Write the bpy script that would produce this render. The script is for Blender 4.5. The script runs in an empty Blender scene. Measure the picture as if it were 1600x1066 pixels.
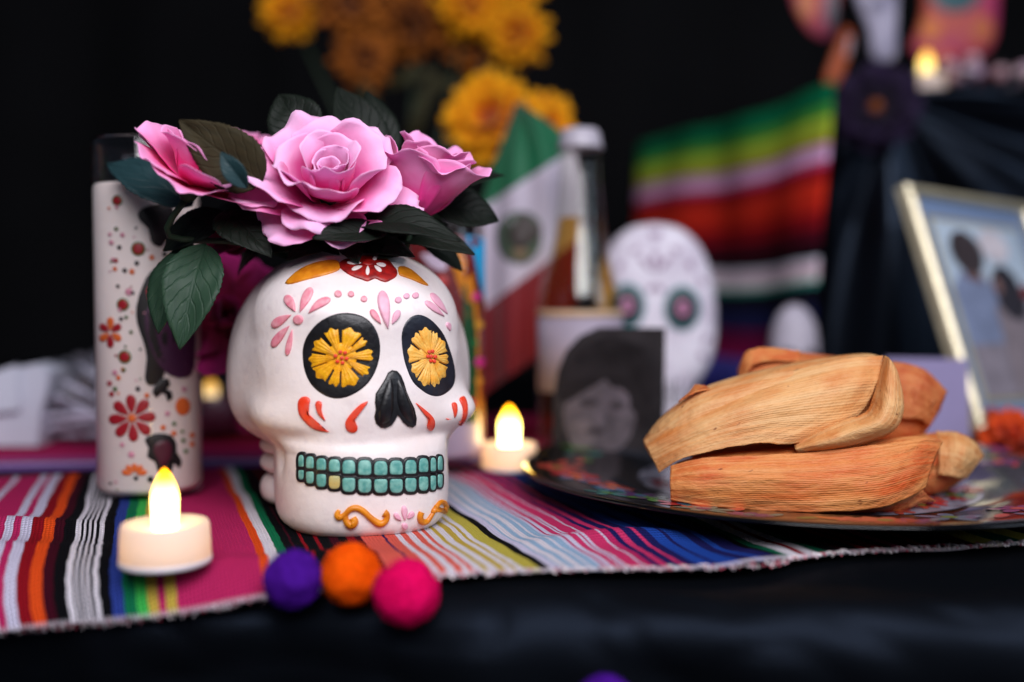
import bpy, bmesh, math, random
from mathutils import Vector, Matrix, noise
from mathutils.bvhtree import BVHTree

R = math.radians
PI = math.pi
random.seed(7)
scene = bpy.context.scene
COL = scene.collection

# ------------------------------------------------------------------ camera
F = 1555.6                      # focal length in photo pixels (35 mm on 36 mm)
TILT = math.atan(62 / F)
CAM = Vector((0, 0, 0.112))
cam_d = bpy.data.cameras.new('camera')
cam = bpy.data.objects.new('camera', cam_d)
COL.objects.link(cam)
cam.location = CAM
cam.rotation_euler = (PI / 2 - TILT, 0, 0)
cam_d.lens = 35
cam_d.sensor_width = 36
cam_d.clip_start = 0.02
cam_d.clip_end = 50
cam_d.dof.use_dof = True
cam_d.dof.focus_distance = 0.471
cam_d.dof.aperture_fstop = 1.9
scene.camera = cam

# ------------------------------------------------------------------ world and lamps
world = bpy.data.worlds.new('World')
scene.world = world
world.use_nodes = True
bg = world.node_tree.nodes['Background']
bg.inputs[0].default_value = (0.55, 0.66, 1.0, 1)
bg.inputs[1].default_value = 0.065


def area(name, loc, target, sx, sy, energy, color):
    d = bpy.data.lights.new(name, 'AREA')
    d.shape = 'RECTANGLE'
    d.size, d.size_y, d.energy, d.color = sx, sy, energy, color
    o = bpy.data.objects.new(name, d)
    COL.objects.link(o)
    o.location = loc
    o.rotation_euler = (Vector(target) - Vector(loc)).to_track_quat('-Z', 'Y').to_euler()
    return o


area('key_softbox', (0.16, -0.34, 0.78), (-0.04, 0.50, 0.08), 0.9, 0.65, 18.0, (0.97, 0.95, 1.0))
area('side_softbox', (1.3, -0.1, 0.6), (0.1, 0.6, 0.1), 0.6, 0.6, 4, (0.70, 0.82, 1.0))

vs = scene.view_settings
vs.view_transform = 'Standard'
vs.look = 'None'
vs.gamma = 1
vs.exposure = 0
vs.use_curve_mapping = False
scene.cycles.use_denoising = True
scene.cycles.sample_clamp_indirect = 4
scene.cycles.max_bounces = 8
scene.cycles.transparent_max_bounces = 12
scene.cycles.caustics_refractive = False
scene.cycles.caustics_reflective = False

_f = Vector((0, math.cos(TILT), -math.sin(TILT)))
_u = Vector((0, math.sin(TILT), math.cos(TILT)))
_x = Vector((1, 0, 0))


def ray(px, py):
    return _f + _x * ((px - 800) / F) + _u * ((533 - py) / F)


def P(px, py, D):
    """point seen at photo pixel px,py at depth D millimetres"""
    return CAM + ray(px, py) * (D * 0.001)


def G(px, py, z=0.0):
    r = ray(px, py)
    return CAM + r * ((z - CAM.z) / r.z)


# ------------------------------------------------------------------ helpers
def H(r, g, b):
    def c(v):
        v /= 255
        return v / 12.92 if v <= 0.04045 else ((v + 0.055) / 1.055) ** 2.4
    return (c(r), c(g), c(b), 1)


def tag(o, label=None, cat=None, group=None, kind=None):
    if label: o['label'] = label
    if cat: o['category'] = cat
    if group: o['group'] = group
    if kind: o['kind'] = kind
    return o


def thing(name, loc, label, cat, group=None):
    o = bpy.data.objects.new(name, None)
    o.empty_display_size = 0.01
    COL.objects.link(o)
    o.location = loc
    return tag(o, label, cat, group)


def obj(name, verts, faces, mat, parent=None, smooth=True, uv=None, facecol=None, vertcol=None):
    me = bpy.data.meshes.new(name)
    me.from_pydata([tuple(v) for v in verts], [], faces)
    me.update()
    if mat: me.materials.append(mat)
    if smooth:
        me.polygons.foreach_set('use_smooth', [True] * len(me.polygons))
    if uv:
        l = me.uv_layers.new(name='UVMap')
        for lp in me.loops:
            l.data[lp.index].uv = uv[lp.vertex_index]
    if facecol:
        a = me.color_attributes.new('Col', 'FLOAT_COLOR', 'CORNER')
        for p in me.polygons:
            for li in p.loop_indices:
                a.data[li].color = facecol[p.index]
    if vertcol:
        a = me.color_attributes.new('Col', 'FLOAT_COLOR', 'POINT')
        for i, c in enumerate(vertcol):
            a.data[i].color = c
    o = bpy.data.objects.new(name, me)
    COL.objects.link(o)
    if parent:
        o.parent = parent
        if parent.type == 'EMPTY':
            o.matrix_parent_inverse = Matrix.Translation(-Vector(parent.location))
    return o


def solid(o, t, offset=0):
    m = o.modifiers.new('thickness', 'SOLIDIFY')
    m.thickness = t
    m.offset = offset
    return o


def subsurf(o, n=1):
    m = o.modifiers.new('smooth', 'SUBSURF')
    m.levels = m.render_levels = n
    return o


def grid_faces(nu, nv, closeu=False):
    fs = []
    for j in range(nv - 1):
        for i in range(nu if closeu else nu - 1):
            i2 = (i + 1) % nu
            fs.append((j * nu + i, j * nu + i2, (j + 1) * nu + i2, (j + 1) * nu + i))
    return fs


def lathe(profile, c, n=48, axis=None):
    """profile: list of (r, z) metres; c base point. returns verts, faces"""
    vs_, fs = [], []
    for (r, z) in profile:
        for i in range(n):
            a = 2 * PI * i / n
            vs_.append(Vector((c[0] + r * math.cos(a), c[1] + r * math.sin(a), c[2] + z)))
    fs = grid_faces(n, len(profile), True)
    if profile[0][0] > 1e-6: fs.append(tuple(range(n))[::-1])
    if profile[-1][0] > 1e-6: fs.append(tuple(range((len(profile) - 1) * n, len(profile) * n)))
    if axis is not None:
        q = Vector((0, 0, 1)).rotation_difference(Vector(axis).normalized())
        cc = Vector(c)
        vs_ = [cc + q @ (v - cc) for v in vs_]
    return vs_, fs


def crom(pts, t):
    """catmull-rom through pts (vectors or tuples), t in 0..1"""
    n = len(pts) - 1
    x = max(0.0, min(0.999999, t)) * n
    i = int(x)
    f = x - i
    p0, p1, p2, p3 = pts[max(0, i - 1)], pts[i], pts[min(n, i + 1)], pts[min(n, i + 2)]
    return tuple(0.5 * (2 * b + (c - a) * f + (2 * a - 5 * b + 4 * c - d) * f * f + (3 * b - a - 3 * c + d) * f ** 3)
                 for a, b, c, d in zip(p0, p1, p2, p3))


def interp(tab, x):
    """smooth table lookup; rows (x, v1, v2, ...)"""
    if x <= tab[0][0]: return tab[0][1:]
    if x >= tab[-1][0]: return tab[-1][1:]
    for k in range(len(tab) - 1):
        if tab[k][0] <= x <= tab[k + 1][0]:
            f = (x - tab[k][0]) / (tab[k + 1][0] - tab[k][0])
            p0, p1, p2, p3 = tab[max(0, k - 1)], tab[k], tab[k + 1], tab[min(len(tab) - 1, k + 2)]
            out = []
            for a in range(1, len(p1)):
                h = p2[0] - p1[0]
                m1 = (p2[a] - p0[a]) / (p2[0] - p0[0]) * h
                m2 = (p3[a] - p1[a]) / (p3[0] - p1[0]) * h
                out.append((2 * f ** 3 - 3 * f ** 2 + 1) * p1[a] + (f ** 3 - 2 * f ** 2 + f) * m1 +
                           (-2 * f ** 3 + 3 * f ** 2) * p2[a] + (f ** 3 - f ** 2) * m2)
            return tuple(out)


def tube(pts, radii, n=8, cap=True):
    vs_, fs = [], []
    m = len(pts)
    pts = [Vector(p) for p in pts]
    ref = None
    for k in range(m):
        t = (pts[min(m - 1, k + 1)] - pts[max(0, k - 1)]).normalized()
        if ref is None:
            ref = t.orthogonal().normalized()
        ref = (ref - t * ref.dot(t)).normalized()
        b = t.cross(ref)
        for i in range(n):
            a = 2 * PI * i / n
            vs_.append(pts[k] + (ref * math.cos(a) + b * math.sin(a)) * radii[k])
    fs = grid_faces(n, m, True)
    if cap:
        fs.append(tuple(range(n))[::-1])
        fs.append(tuple(range((m - 1) * n, m * n)))
    return vs_, fs


# ------------------------------------------------------------------ materials
def new_mat(name):
    m = bpy.data.materials.new(name)
    m.use_nodes = True
    nt = m.node_tree
    return m, nt, nt.nodes['Principled BSDF']


def mat(name, col, rough=0.6, var=0.0, vscale=60, bump=0.0, bscale=400, col2=None, spec=0.5, sheen=0.0, metal=0.0,
        sss=0.0, coat=0.0):
    m, nt, b = new_mat(name)
    b.inputs['Base Color'].default_value = col
    b.inputs['Roughness'].default_value = rough
    b.inputs['Specular IOR Level'].default_value = spec
    b.inputs['Metallic'].default_value = metal
    b.inputs['Coat Weight'].default_value = coat
    if sheen:
        b.inputs['Sheen Weight'].default_value = sheen
        b.inputs['Sheen Roughness'].default_value = 0.4
    if sss:
        b.inputs['Subsurface Weight'].default_value = sss
        b.inputs['Subsurface Radius'].default_value = (0.006, 0.004, 0.003)
        b.inputs['Subsurface Scale'].default_value = 1.0
    tc = nt.nodes.new('ShaderNodeTexCoord')
    if var or col2:
        n = nt.nodes.new('ShaderNodeTexNoise')
        n.inputs['Scale'].default_value = vscale
        n.inputs['Detail'].default_value = 5
        nt.links.new(tc.outputs['Object'], n.inputs['Vector'])
        mr = nt.nodes.new('ShaderNodeMapRange')
        mr.inputs['From Min'].default_value = 0.35
        mr.inputs['From Max'].default_value = 0.65
        nt.links.new(n.outputs['Fac'], mr.inputs['Value'])
        mx = nt.nodes.new('ShaderNodeMix')
        mx.data_type = 'RGBA'
        mx.inputs[6].default_value = col
        mx.inputs[7].default_value = col2 if col2 else tuple(c * (1 - var) for c in col[:3]) + (1,)
        nt.links.new(mr.outputs[0], mx.inputs[0])
        nt.links.new(mx.outputs[2], b.inputs['Base Color'])
    if bump:
        n2 = nt.nodes.new('ShaderNodeTexNoise')
        n2.inputs['Scale'].default_value = bscale
        n2.inputs['Detail'].default_value = 4
        nt.links.new(tc.outputs['Object'], n2.inputs['Vector'])
        bp = nt.nodes.new('ShaderNodeBump')
        bp.inputs['Strength'].default_value = bump
        bp.inputs['Distance'].default_value = 0.001
        nt.links.new(n2.outputs['Fac'], bp.inputs['Height'])
        nt.links.new(bp.outputs[0], b.inputs['Normal'])
    return m


def glass_mat(name, tint=(1, 1, 1, 1), rough=0.03, ior=1.45):
    m, nt, b = new_mat(name)
    nt.nodes.remove(b)
    out = nt.nodes['Material Output']
    tr = nt.nodes.new('ShaderNodeBsdfTransparent')
    tr.inputs[0].default_value = tint
    gl = nt.nodes.new('ShaderNodeBsdfGlossy')
    gl.inputs['Roughness'].default_value = rough
    lw = nt.nodes.new('ShaderNodeLayerWeight')
    lw.inputs[0].default_value = 0.5
    pw = nt.nodes.new('ShaderNodeMath'); pw.operation = 'POWER'; pw.inputs[1].default_value = 4.0
    nt.links.new(lw.outputs['Facing'], pw.inputs[0])
    fr = nt.nodes.new('ShaderNodeMath'); fr.operation = 'MULTIPLY_ADD'
    f0 = ((ior - 1) / (ior + 1)) ** 2
    fr.inputs[1].default_value = 0.75
    fr.inputs[2].default_value = f0
    nt.links.new(pw.outputs[0], fr.inputs[0])
    mx = nt.nodes.new('ShaderNodeMixShader')
    nt.links.new(fr.outputs[0], mx.inputs[0])
    nt.links.new(tr.outputs[0], mx.inputs[1])
    nt.links.new(gl.outputs[0], mx.inputs[2])
    nt.links.new(mx.outputs[0], out.inputs[0])
    return m


def attr_mat(name, rough=0.8, weave=0.0, sheen=0.0, spec=0.3, wscale=(640, 480), bumpd=0.0011, fuzz=0.0):
    """colour comes from the mesh's own colour attribute; woven relief from UV in metres"""
    m, nt, b = new_mat(name)
    a = nt.nodes.new('ShaderNodeAttribute')
    a.attribute_name = 'Col'
    b.inputs['Roughness'].default_value = rough
    b.inputs['Specular IOR Level'].default_value = spec
    b.inputs['Sheen Weight'].default_value = sheen
    uv = nt.nodes.new('ShaderNodeUVMap')
    uv.uv_map = 'UVMap'
    if weave:
        w1 = nt.nodes.new('ShaderNodeTexWave')
        w1.bands_direction = 'X'
        w1.inputs['Scale'].default_value = wscale[0] / 20
        w1.inputs['Distortion'].default_value = 0.6
        w2 = nt.nodes.new('ShaderNodeTexWave')
        w2.bands_direction = 'Y'
        w2.inputs['Scale'].default_value = wscale[1] / 20
        w2.inputs['Distortion'].default_value = 0.8
        mpp = nt.nodes.new('ShaderNodeMapping')
        mpp.inputs['Scale'].default_value = (6.28, 6.28, 1)
        nt.links.new(uv.outputs[0], mpp.inputs[0])
        nt.links.new(mpp.outputs[0], w1.inputs['Vector'])
        nt.links.new(mpp.outputs[0], w2.inputs['Vector'])
        mul = nt.nodes.new('ShaderNodeMath')
        mul.operation = 'MULTIPLY'
        nt.links.new(w1.outputs['Fac'], mul.inputs[0])
        nt.links.new(w2.outputs['Fac'], mul.inputs[1])
        bp = nt.nodes.new('ShaderNodeBump')
        bp.inputs['Strength'].default_value = weave
        bp.inputs['Distance'].default_value = bumpd
        nt.links.new(mul.outputs[0], bp.inputs['Height'])
        nt.links.new(bp.outputs[0], b.inputs['Normal'])
        # thread-to-thread colour variation
        n = nt.nodes.new('ShaderNodeTexNoise')
        n.inputs['Scale'].default_value = 900
        nt.links.new(uv.outputs[0], n.inputs['Vector'])
        mr = nt.nodes.new('ShaderNodeMapRange')
        mr.inputs['To Min'].default_value = 0.72
        mr.inputs['To Max'].default_value = 1.25
        nt.links.new(n.outputs['Fac'], mr.inputs['Value'])
        mx = nt.nodes.new('ShaderNodeVectorMath')
        mx.operation = 'SCALE'
        wm = nt.nodes.new('ShaderNodeMapRange')
        wm.inputs['To Min'].default_value = 0.72
        wm.inputs['To Max'].default_value = 1.12
        nt.links.new(w2.outputs['Fac'], wm.inputs['Value'])
        m3 = nt.nodes.new('ShaderNodeMath'); m3.operation = 'MULTIPLY'
        nt.links.new(mr.outputs[0], m3.inputs[0]); nt.links.new(wm.outputs[0], m3.inputs[1])
        nt.links.new(a.outputs['Color'], mx.inputs[0])
        nt.links.new(m3.outputs[0], mx.inputs['Scale'])
        nt.links.new(mx.outputs[0], b.inputs['Base Color'])
    else:
        nt.links.new(a.outputs['Color'], b.inputs['Base Color'])
    return m


def petal_mat(name, c_base, c_tip, trans=0.3):
    m, nt, b = new_mat(name)
    uv = nt.nodes.new('ShaderNodeUVMap')
    uv.uv_map = 'UVMap'
    sp = nt.nodes.new('ShaderNodeSeparateXYZ')
    nt.links.new(uv.outputs[0], sp.inputs[0])
    n = nt.nodes.new('ShaderNodeTexNoise')
    n.inputs['Scale'].default_value = 3
    nt.links.new(uv.outputs[0], n.inputs['Vector'])
    ad = nt.nodes.new('ShaderNodeMath')
    ad.operation = 'MULTIPLY_ADD'
    ad.inputs[1].default_value = 0.5
    nt.links.new(n.outputs['Fac'], ad.inputs[0])
    nt.links.new(sp.outputs['Y'], ad.inputs[2])
    mr = nt.nodes.new('ShaderNodeMapRange')
    mr.interpolation_type = 'SMOOTHSTEP'
    mr.inputs['From Min'].default_value = 0.5
    mr.inputs['From Max'].default_value = 1.22
    nt.links.new(ad.outputs[0], mr.inputs['Value'])
    mx = nt.nodes.new('ShaderNodeMix')
    mx.data_type = 'RGBA'
    mx.inputs[6].default_value = c_base
    mx.inputs[7].default_value = c_tip
    nt.links.new(mr.outputs[0], mx.inputs[0])
    nt.links.new(mx.outputs[2], b.inputs['Base Color'])
    b.inputs['Roughness'].default_value = 0.75
    b.inputs['Specular IOR Level'].default_value = 0.2
    b.inputs['Sheen Weight'].default_value = 0.15
    tc = nt.nodes.new('ShaderNodeTexCoord')
    w = nt.nodes.new('ShaderNodeTexNoise')
    w.inputs['Scale'].default_value = 120
    w.inputs['Detail'].default_value = 8
    nt.links.new(tc.outputs['Object'], w.inputs['Vector'])
    bp = nt.nodes.new('ShaderNodeBump')
    bp.inputs['Strength'].default_value = 0.45
    bp.inputs['Distance'].default_value = 0.0012
    nt.links.new(w.outputs['Fac'], bp.inputs['Height'])
    nt.links.new(bp.outputs[0], b.inputs['Normal'])
    t = nt.nodes.new('ShaderNodeBsdfTranslucent')
    nt.links.new(mx.outputs[2], t.inputs[0])
    ms = nt.nodes.new('ShaderNodeMixShader')
    ms.inputs[0].default_value = trans
    nt.links.new(b.outputs[0], ms.inputs[1])
    nt.links.new(t.outputs[0], ms.inputs[2])
    nt.links.new(ms.outputs[0], nt.nodes['Material Output'].inputs[0])
    return m


def leaf_mat(name, c1, c2, rough=0.55, vein=0.4):
    m, nt, b = new_mat(name)
    uv = nt.nodes.new('ShaderNodeUVMap')
    uv.uv_map = 'UVMap'
    sp = nt.nodes.new('ShaderNodeSeparateXYZ')
    nt.links.new(uv.outputs[0], sp.inputs[0])
    ab = nt.nodes.new('ShaderNodeMath'); ab.operation = 'ABSOLUTE'
    nt.links.new(sp.outputs['X'], ab.inputs[0])
    # side veins run from the midrib outwards and towards the tip
    sub = nt.nodes.new('ShaderNodeMath'); sub.operation = 'MULTIPLY_ADD'
    sub.inputs[1].default_value = -0.35
    nt.links.new(ab.outputs[0], sub.inputs[0])
    nt.links.new(sp.outputs['Y'], sub.inputs[2])
    ml = nt.nodes.new('ShaderNodeMath'); ml.operation = 'MULTIPLY'; ml.inputs[1].default_value = 7
    nz = nt.nodes.new('ShaderNodeTexNoise'); nz.inputs['Scale'].default_value = 4; nz.inputs['Detail'].default_value = 3
    nt.links.new(uv.outputs[0], nz.inputs['Vector'])
    ad2 = nt.nodes.new('ShaderNodeMath'); ad2.operation = 'MULTIPLY_ADD'; ad2.inputs[1].default_value = 0.08
    nt.links.new(nz.outputs['Fac'], ad2.inputs[0]); nt.links.new(sub.outputs[0], ad2.inputs[2])
    nt.links.new(ad2.outputs[0], ml.inputs[0])
    fr = nt.nodes.new('ShaderNodeMath'); fr.operation = 'PINGPONG'; fr.inputs[1].default_value = 0.5
    nt.links.new(ml.outputs[0], fr.inputs[0])
    mrv = nt.nodes.new('ShaderNodeMapRange')
    mrv.inputs['From Min'].default_value = 0.0; mrv.inputs['From Max'].default_value = 0.14
    nt.links.new(fr.outputs[0], mrv.inputs['Value'])
    mid = nt.nodes.new('ShaderNodeMapRange')
    mid.inputs['From Min'].default_value = 0.02; mid.inputs['From Max'].default_value = 0.08
    nt.links.new(ab.outputs[0], mid.inputs['Value'])
    mul = nt.nodes.new('ShaderNodeMath'); mul.operation = 'MULTIPLY'
    nt.links.new(mrv.outputs[0], mul.inputs[0]); nt.links.new(mid.outputs[0], mul.inputs[1])
    n = nt.nodes.new('ShaderNodeTexNoise'); n.inputs['Scale'].default_value = 5; n.inputs['Detail'].default_value = 6
    nt.links.new(uv.outputs[0], n.inputs['Vector'])
    mx = nt.nodes.new('ShaderNodeMix'); mx.data_type = 'RGBA'
    mx.inputs[6].default_value = c1; mx.inputs[7].default_value = c2
    nt.links.new(n.outputs['Fac'], mx.inputs[0])
    nt.links.new(mx.outputs[2], b.inputs['Base Color'])
    b.inputs['Roughness'].default_value = rough
    b.inputs['Specular IOR Level'].default_value = 0.22
    n3 = nt.nodes.new('ShaderNodeMath'); n3.operation = 'MULTIPLY_ADD'; n3.inputs[1].default_value = 0.5
    nt.links.new(n.outputs['Fac'], n3.inputs[0]); nt.links.new(mul.outputs[0], n3.inputs[2])
    bp = nt.nodes.new('ShaderNodeBump'); bp.inputs['Strength'].default_value = vein; bp.inputs['Distance'].default_value = 0.0008
    nt.links.new(n3.outputs[0], bp.inputs['Height']); nt.links.new(bp.outputs[0], b.inputs['Normal'])
    return m


def husk_mat(name, c1, c2, c3, seed):
    m, nt, b = new_mat(name)
    uv = nt.nodes.new('ShaderNodeUVMap'); uv.uv_map = 'UVMap'

    def ns(scale, sx, sy, detail=4, rough=0.6):
        mp = nt.nodes.new('ShaderNodeMapping')
        mp.inputs['Scale'].default_value = (sx, sy, 1)
        mp.inputs['Location'].default_value = (seed * 3.1, seed * 1.7, 0)
        nt.links.new(uv.outputs[0], mp.inputs[0])
        n = nt.nodes.new('ShaderNodeTexNoise')
        n.inputs['Scale'].default_value = scale; n.inputs['Detail'].default_value = detail
        n.inputs['Roughness'].default_value = rough
        nt.links.new(mp.outputs[0], n.inputs['Vector'])
        return n

    fine = ns(1, 0.9, 240, 2)       # fibres: long and thin
    mid = ns(1, 0.7, 46, 2)
    blot = ns(1, 4, 5, 4)
    spots = ns(1, 26, 22, 2, 0.4)
    wr = ns(1, 9, 14, 5, 0.55)      # soft wrinkles

    def rng(n, a, c):
        r = nt.nodes.new('ShaderNodeMapRange')
        r.inputs['From Min'].default_value = a; r.inputs['From Max'].default_value = c
        nt.links.new(n.outputs['Fac'], r.inputs['Value'])
        return r

    def mix(fac, A, B, k=1.0):
        mx = nt.nodes.new('ShaderNodeMix'); mx.data_type = 'RGBA'
        if k != 1.0:
            q = nt.nodes.new('ShaderNodeMath'); q.operation = 'MULTIPLY'; q.inputs[1].default_value = k
            nt.links.new(fac, q.inputs[0]); fac = q.outputs[0]
        nt.links.new(fac, mx.inputs[0])
        for s, v in ((6, A), (7, B)):
            if isinstance(v, tuple): mx.inputs[s].default_value = v
            else: nt.links.new(v, mx.inputs[s])
        return mx.outputs[2]

    c = mix(rng(blot, 0.42, 0.62).outputs[0], c1, c2)
    c = mix(rng(mid, 0.40, 0.74).outputs[0], c, c3, 0.5)
    dark = tuple(x * 0.45 for x in c2[:3]) + (1,)
    c = mix(rng(fine, 0.50, 0.78).outputs[0], c, dark, 0.26)
    c = mix(rng(spots, 0.71, 0.76).outputs[0], c, H(120, 40, 14), 0.7)
    nt.links.new(c, b.inputs['Base Color'])
    b.inputs['Roughness'].default_value = 0.5
    b.inputs['Specular IOR Level'].default_value = 0.35
    wv = nt.nodes.new('ShaderNodeTexWave'); wv.bands_direction = 'Y'
    wv.inputs['Scale'].default_value = 34; wv.inputs['Distortion'].default_value = 2.2
    wv.inputs['Detail'].default_value = 1; wv.inputs['Detail Scale'].default_value = 0.4
    mpw = nt.nodes.new('ShaderNodeMapping'); mpw.inputs['Scale'].default_value = (0.10, 1, 1)
    nt.links.new(uv.outputs[0], mpw.inputs[0]); nt.links.new(mpw.outputs[0], wv.inputs['Vector'])
    ad = nt.nodes.new('ShaderNodeMath'); ad.operation = 'MULTIPLY_ADD'; ad.inputs[1].default_value = 0.7
    nt.links.new(wv.outputs['Fac'], ad.inputs[0]); nt.links.new(fine.outputs['Fac'], ad.inputs[2])
    bp = nt.nodes.new('ShaderNodeBump'); bp.inputs['Strength'].default_value = 0.36; bp.inputs['Distance'].default_value = 0.0005
    nt.links.new(ad.outputs[0], bp.inputs['Height'])
    bp2 = nt.nodes.new('ShaderNodeBump'); bp2.inputs['Strength'].default_value = 0.6; bp2.inputs['Distance'].default_value = 0.004
    nt.links.new(wr.outputs['Fac'], bp2.inputs['Height']); nt.links.new(bp.outputs[0], bp2.inputs['Normal'])
    nt.links.new(bp2.outputs[0], b.inputs['Normal'])
    t = nt.nodes.new('ShaderNodeBsdfTranslucent'); nt.links.new(c, t.inputs[0])
    ms = nt.nodes.new('ShaderNodeMixShader'); ms.inputs[0].default_value = 0.2
    nt.links.new(b.outputs[0], ms.inputs[1]); nt.links.new(t.outputs[0], ms.inputs[2])
    nt.links.new(ms.outputs[0], nt.nodes['Material Output'].inputs[0])
    return m


def flame_mat(name, strength):
    m, nt, b = new_mat(name)
    nt.nodes.remove(b)
    uv = nt.nodes.new('ShaderNodeUVMap'); uv.uv_map = 'UVMap'
    sp = nt.nodes.new('ShaderNodeSeparateXYZ'); nt.links.new(uv.outputs[0], sp.inputs[0])
    rp = nt.nodes.new('ShaderNodeValToRGB')
    e = rp.color_ramp.elements
    e[0].position = 0.0; e[0].color = (1.0, 0.80, 0.40, 1)
    e[1].position = 1.0; e[1].color = (0.50, 0.14, 0.001, 1)
    k = e.new(0.55); k.color = (1.0, 0.68, 0.18, 1)
    k = e.new(0.85); k.color = (0.8, 0.38, 0.01, 1)
    nt.links.new(sp.outputs['Y'], rp.inputs[0])
    em = nt.nodes.new('ShaderNodeEmission'); em.inputs[1].default_value = strength
    nt.links.new(rp.outputs[0], em.inputs[0])
    nt.links.new(em.outputs[0], nt.nodes['Material Output'].inputs[0])
    return m


M = {}
M['backdrop'] = mat('black_drape', H(20, 20, 22), 0.95, var=0.3, vscale=3, spec=0.1)
M['cloth'] = mat('black_tablecloth', H(6, 7, 9), 0.5, bump=0.25, bscale=900, spec=0.13)
M['cloth'].node_tree.nodes['Principled BSDF'].inputs['Specular Tint'].default_value = (0.45, 0.62, 1.0, 1)
M['satin'] = mat('black_satin', H(6, 7, 11), 0.36, bump=0.05, bscale=900, spec=0.3)
M['satin'].node_tree.nodes['Principled BSDF'].inputs['Specular Tint'].default_value = (0.5, 0.68, 1.0, 1)
M['weave'] = attr_mat('serape_weave', 0.95, weave=0.9, sheen=0.0, spec=0.05)
M['weave2'] = attr_mat('serape_weave_coarse', 0.95, weave=0.6, sheen=0.0, spec=0.05)
M['flat'] = attr_mat('printed_colour', 0.5)
M['flame'] = flame_mat('led_flame', 11)
M['ring'] = mat('tealight_base_plastic', H(214, 206, 210), 0.4, var=0.06, vscale=80)

# ------------------------------------------------------------------ setting: backdrop, table
vv, ff = [], []
n = 90
for j in range(2):
    for i in range(n):
        x = -2.2 + 4.4 * i / (n - 1)
        vv.append((x, 1.75 + 0.03 * math.sin(x * 23) + 0.015 * math.sin(x * 57 + 1), -0.9 + 2.9 * j))
tag(obj('backdrop', vv, grid_faces(n, 2), M['backdrop']), kind='structure')

EA, EB = Vector((-0.219, 0.428)), Vector((0.195, 0.382))
E_T = (EB - EA).normalized()
E_N = Vector((E_T.y, -E_T.x))          # points to the camera


def drape(x, y, z, rad=0.03):
    """lay a flat point over the rounded front edge of the table"""
    p = Vector((x, y))
    d = (p - EA).dot(E_N)
    if d <= 0:
        return Vector((x, y, z))
    foot = p - E_N * d
    r = rad + z
    a = d / rad
    if a < PI / 2:
        q = foot + E_N * (r * math.sin(a))
        return Vector((q.x, q.y, -rad + r * math.cos(a)))
    q = foot + E_N * r
    return Vector((q.x, q.y, -rad - (d - rad * PI / 2)))


def build_tablecloth():
    vs_, nu, nv = [], 420, 150
    for j in range(nv):
        t = j / (nv - 1)
        d = -1.15 + 1.15 * (t / 0.55) if t < 0.55 else 0.30 * ((t - 0.55) / 0.45)
        for i in range(nu):
            s = -1.0 + 2.0 * i / (nu - 1)
            p = EA + E_T * (s + 0.2) + E_N * d
            q = drape(p.x, p.y, 0)
            f = max(0.0, min(1.0, (d - 0.004) / 0.09))
            w = 0.006 * math.sin(s * 46 + 1.3) + 0.005 * math.sin(s * 23 + 0.4 + d * 9) + 0.002 * math.sin(s * 120)
            w -= 0.0135
            q.x += E_N.x * w * f
            q.y += E_N.y * w * f
            nz = noise.noise(Vector((s * 14, d * 22, 0.3)))
            if -0.09 < d < 0.06:
                q.z += 0.0030 * (nz - 0.7) * (1 - abs((d + 0.015) / 0.075))
            cr_ = noise.noise(Vector((s * 9 + d * 5, d * 16, 2.2)))
            ridge = (1 - abs(cr_)) ** 7 + 0.7 * (1 - abs(noise.noise(Vector((s * 21 - d * 11, d * 30, 7.1))))) ** 9
            if d > -0.01:
                f2 = max(0.0, min(1.0, (d + 0.01) / 0.03))
                q.x -= E_N.x * 0.0032 * ridge * f2
                q.y -= E_N.y * 0.0032 * ridge * f2
                q.z -= 0.002 * ridge * f2 * (1 - f)
            vs_.append(q)
    return obj('table', vs_, grid_faces(nu, nv), M['cloth'])


tag(build_tablecloth(), kind='structure')

# ------------------------------------------------------------------ striped runner
A20 = math.atan((800 - 228) / F)
E1 = Vector((math.cos(A20), math.sin(A20)))      # across the stripes
E2 = Vector((-math.sin(A20), math.cos(A20)))     # along the stripes


def s_of(px, py):
    g = G(px, py)
    return g.x * E1.x + g.y * E1.y


FRONT = [(-0.34, 0.385), (-0.24, 0.387), (-0.18, 0.388), (-0.14, 0.388), (-0.097, 0.392), (-0.04, 0.397), (0.015, 0.401), (0.06, 0.404),
         (0.105, 0.409), (0.122, 0.421), (0.14, 0.428), (0.229, 0.447), (0.34, 0.472)]
BACK = [(-0.6, 0.56), (-0.315, 0.616), (-0.134, 0.655), (0.1, 0.70), (0.5, 0.78)]


def curve_t(s, tab):
    lo, hi = 0.1, 1.1
    for _ in range(30):
        m_ = (lo + hi) / 2
        p = E1 * s + E2 * m_
        if p.y < interp(tab, p.x)[0]: lo = m_
        else: hi = m_
    return (lo + hi) / 2


LIL, MAG, DRED, ORG, MAR, BLK = H(205, 200, 225), H(186, 40, 96), H(140, 18, 30), H(226, 78, 28), H(62, 12, 28), H(14, 14, 18)
BLU, GRN, BGR, YEL, DGR, WHT = H(44, 62, 140), H(18, 110, 72), H(62, 180, 80), H(196, 168, 70), H(10, 92, 66), H(222, 216, 226)
SAL, LBL, PNK, NAV, RBL, OLV = H(226, 98, 84), H(150, 180, 210), H(206, 52, 104), H(30, 30, 88), H(32, 70, 160), H(190, 176, 74)
GRY = H(120, 116, 132)

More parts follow.
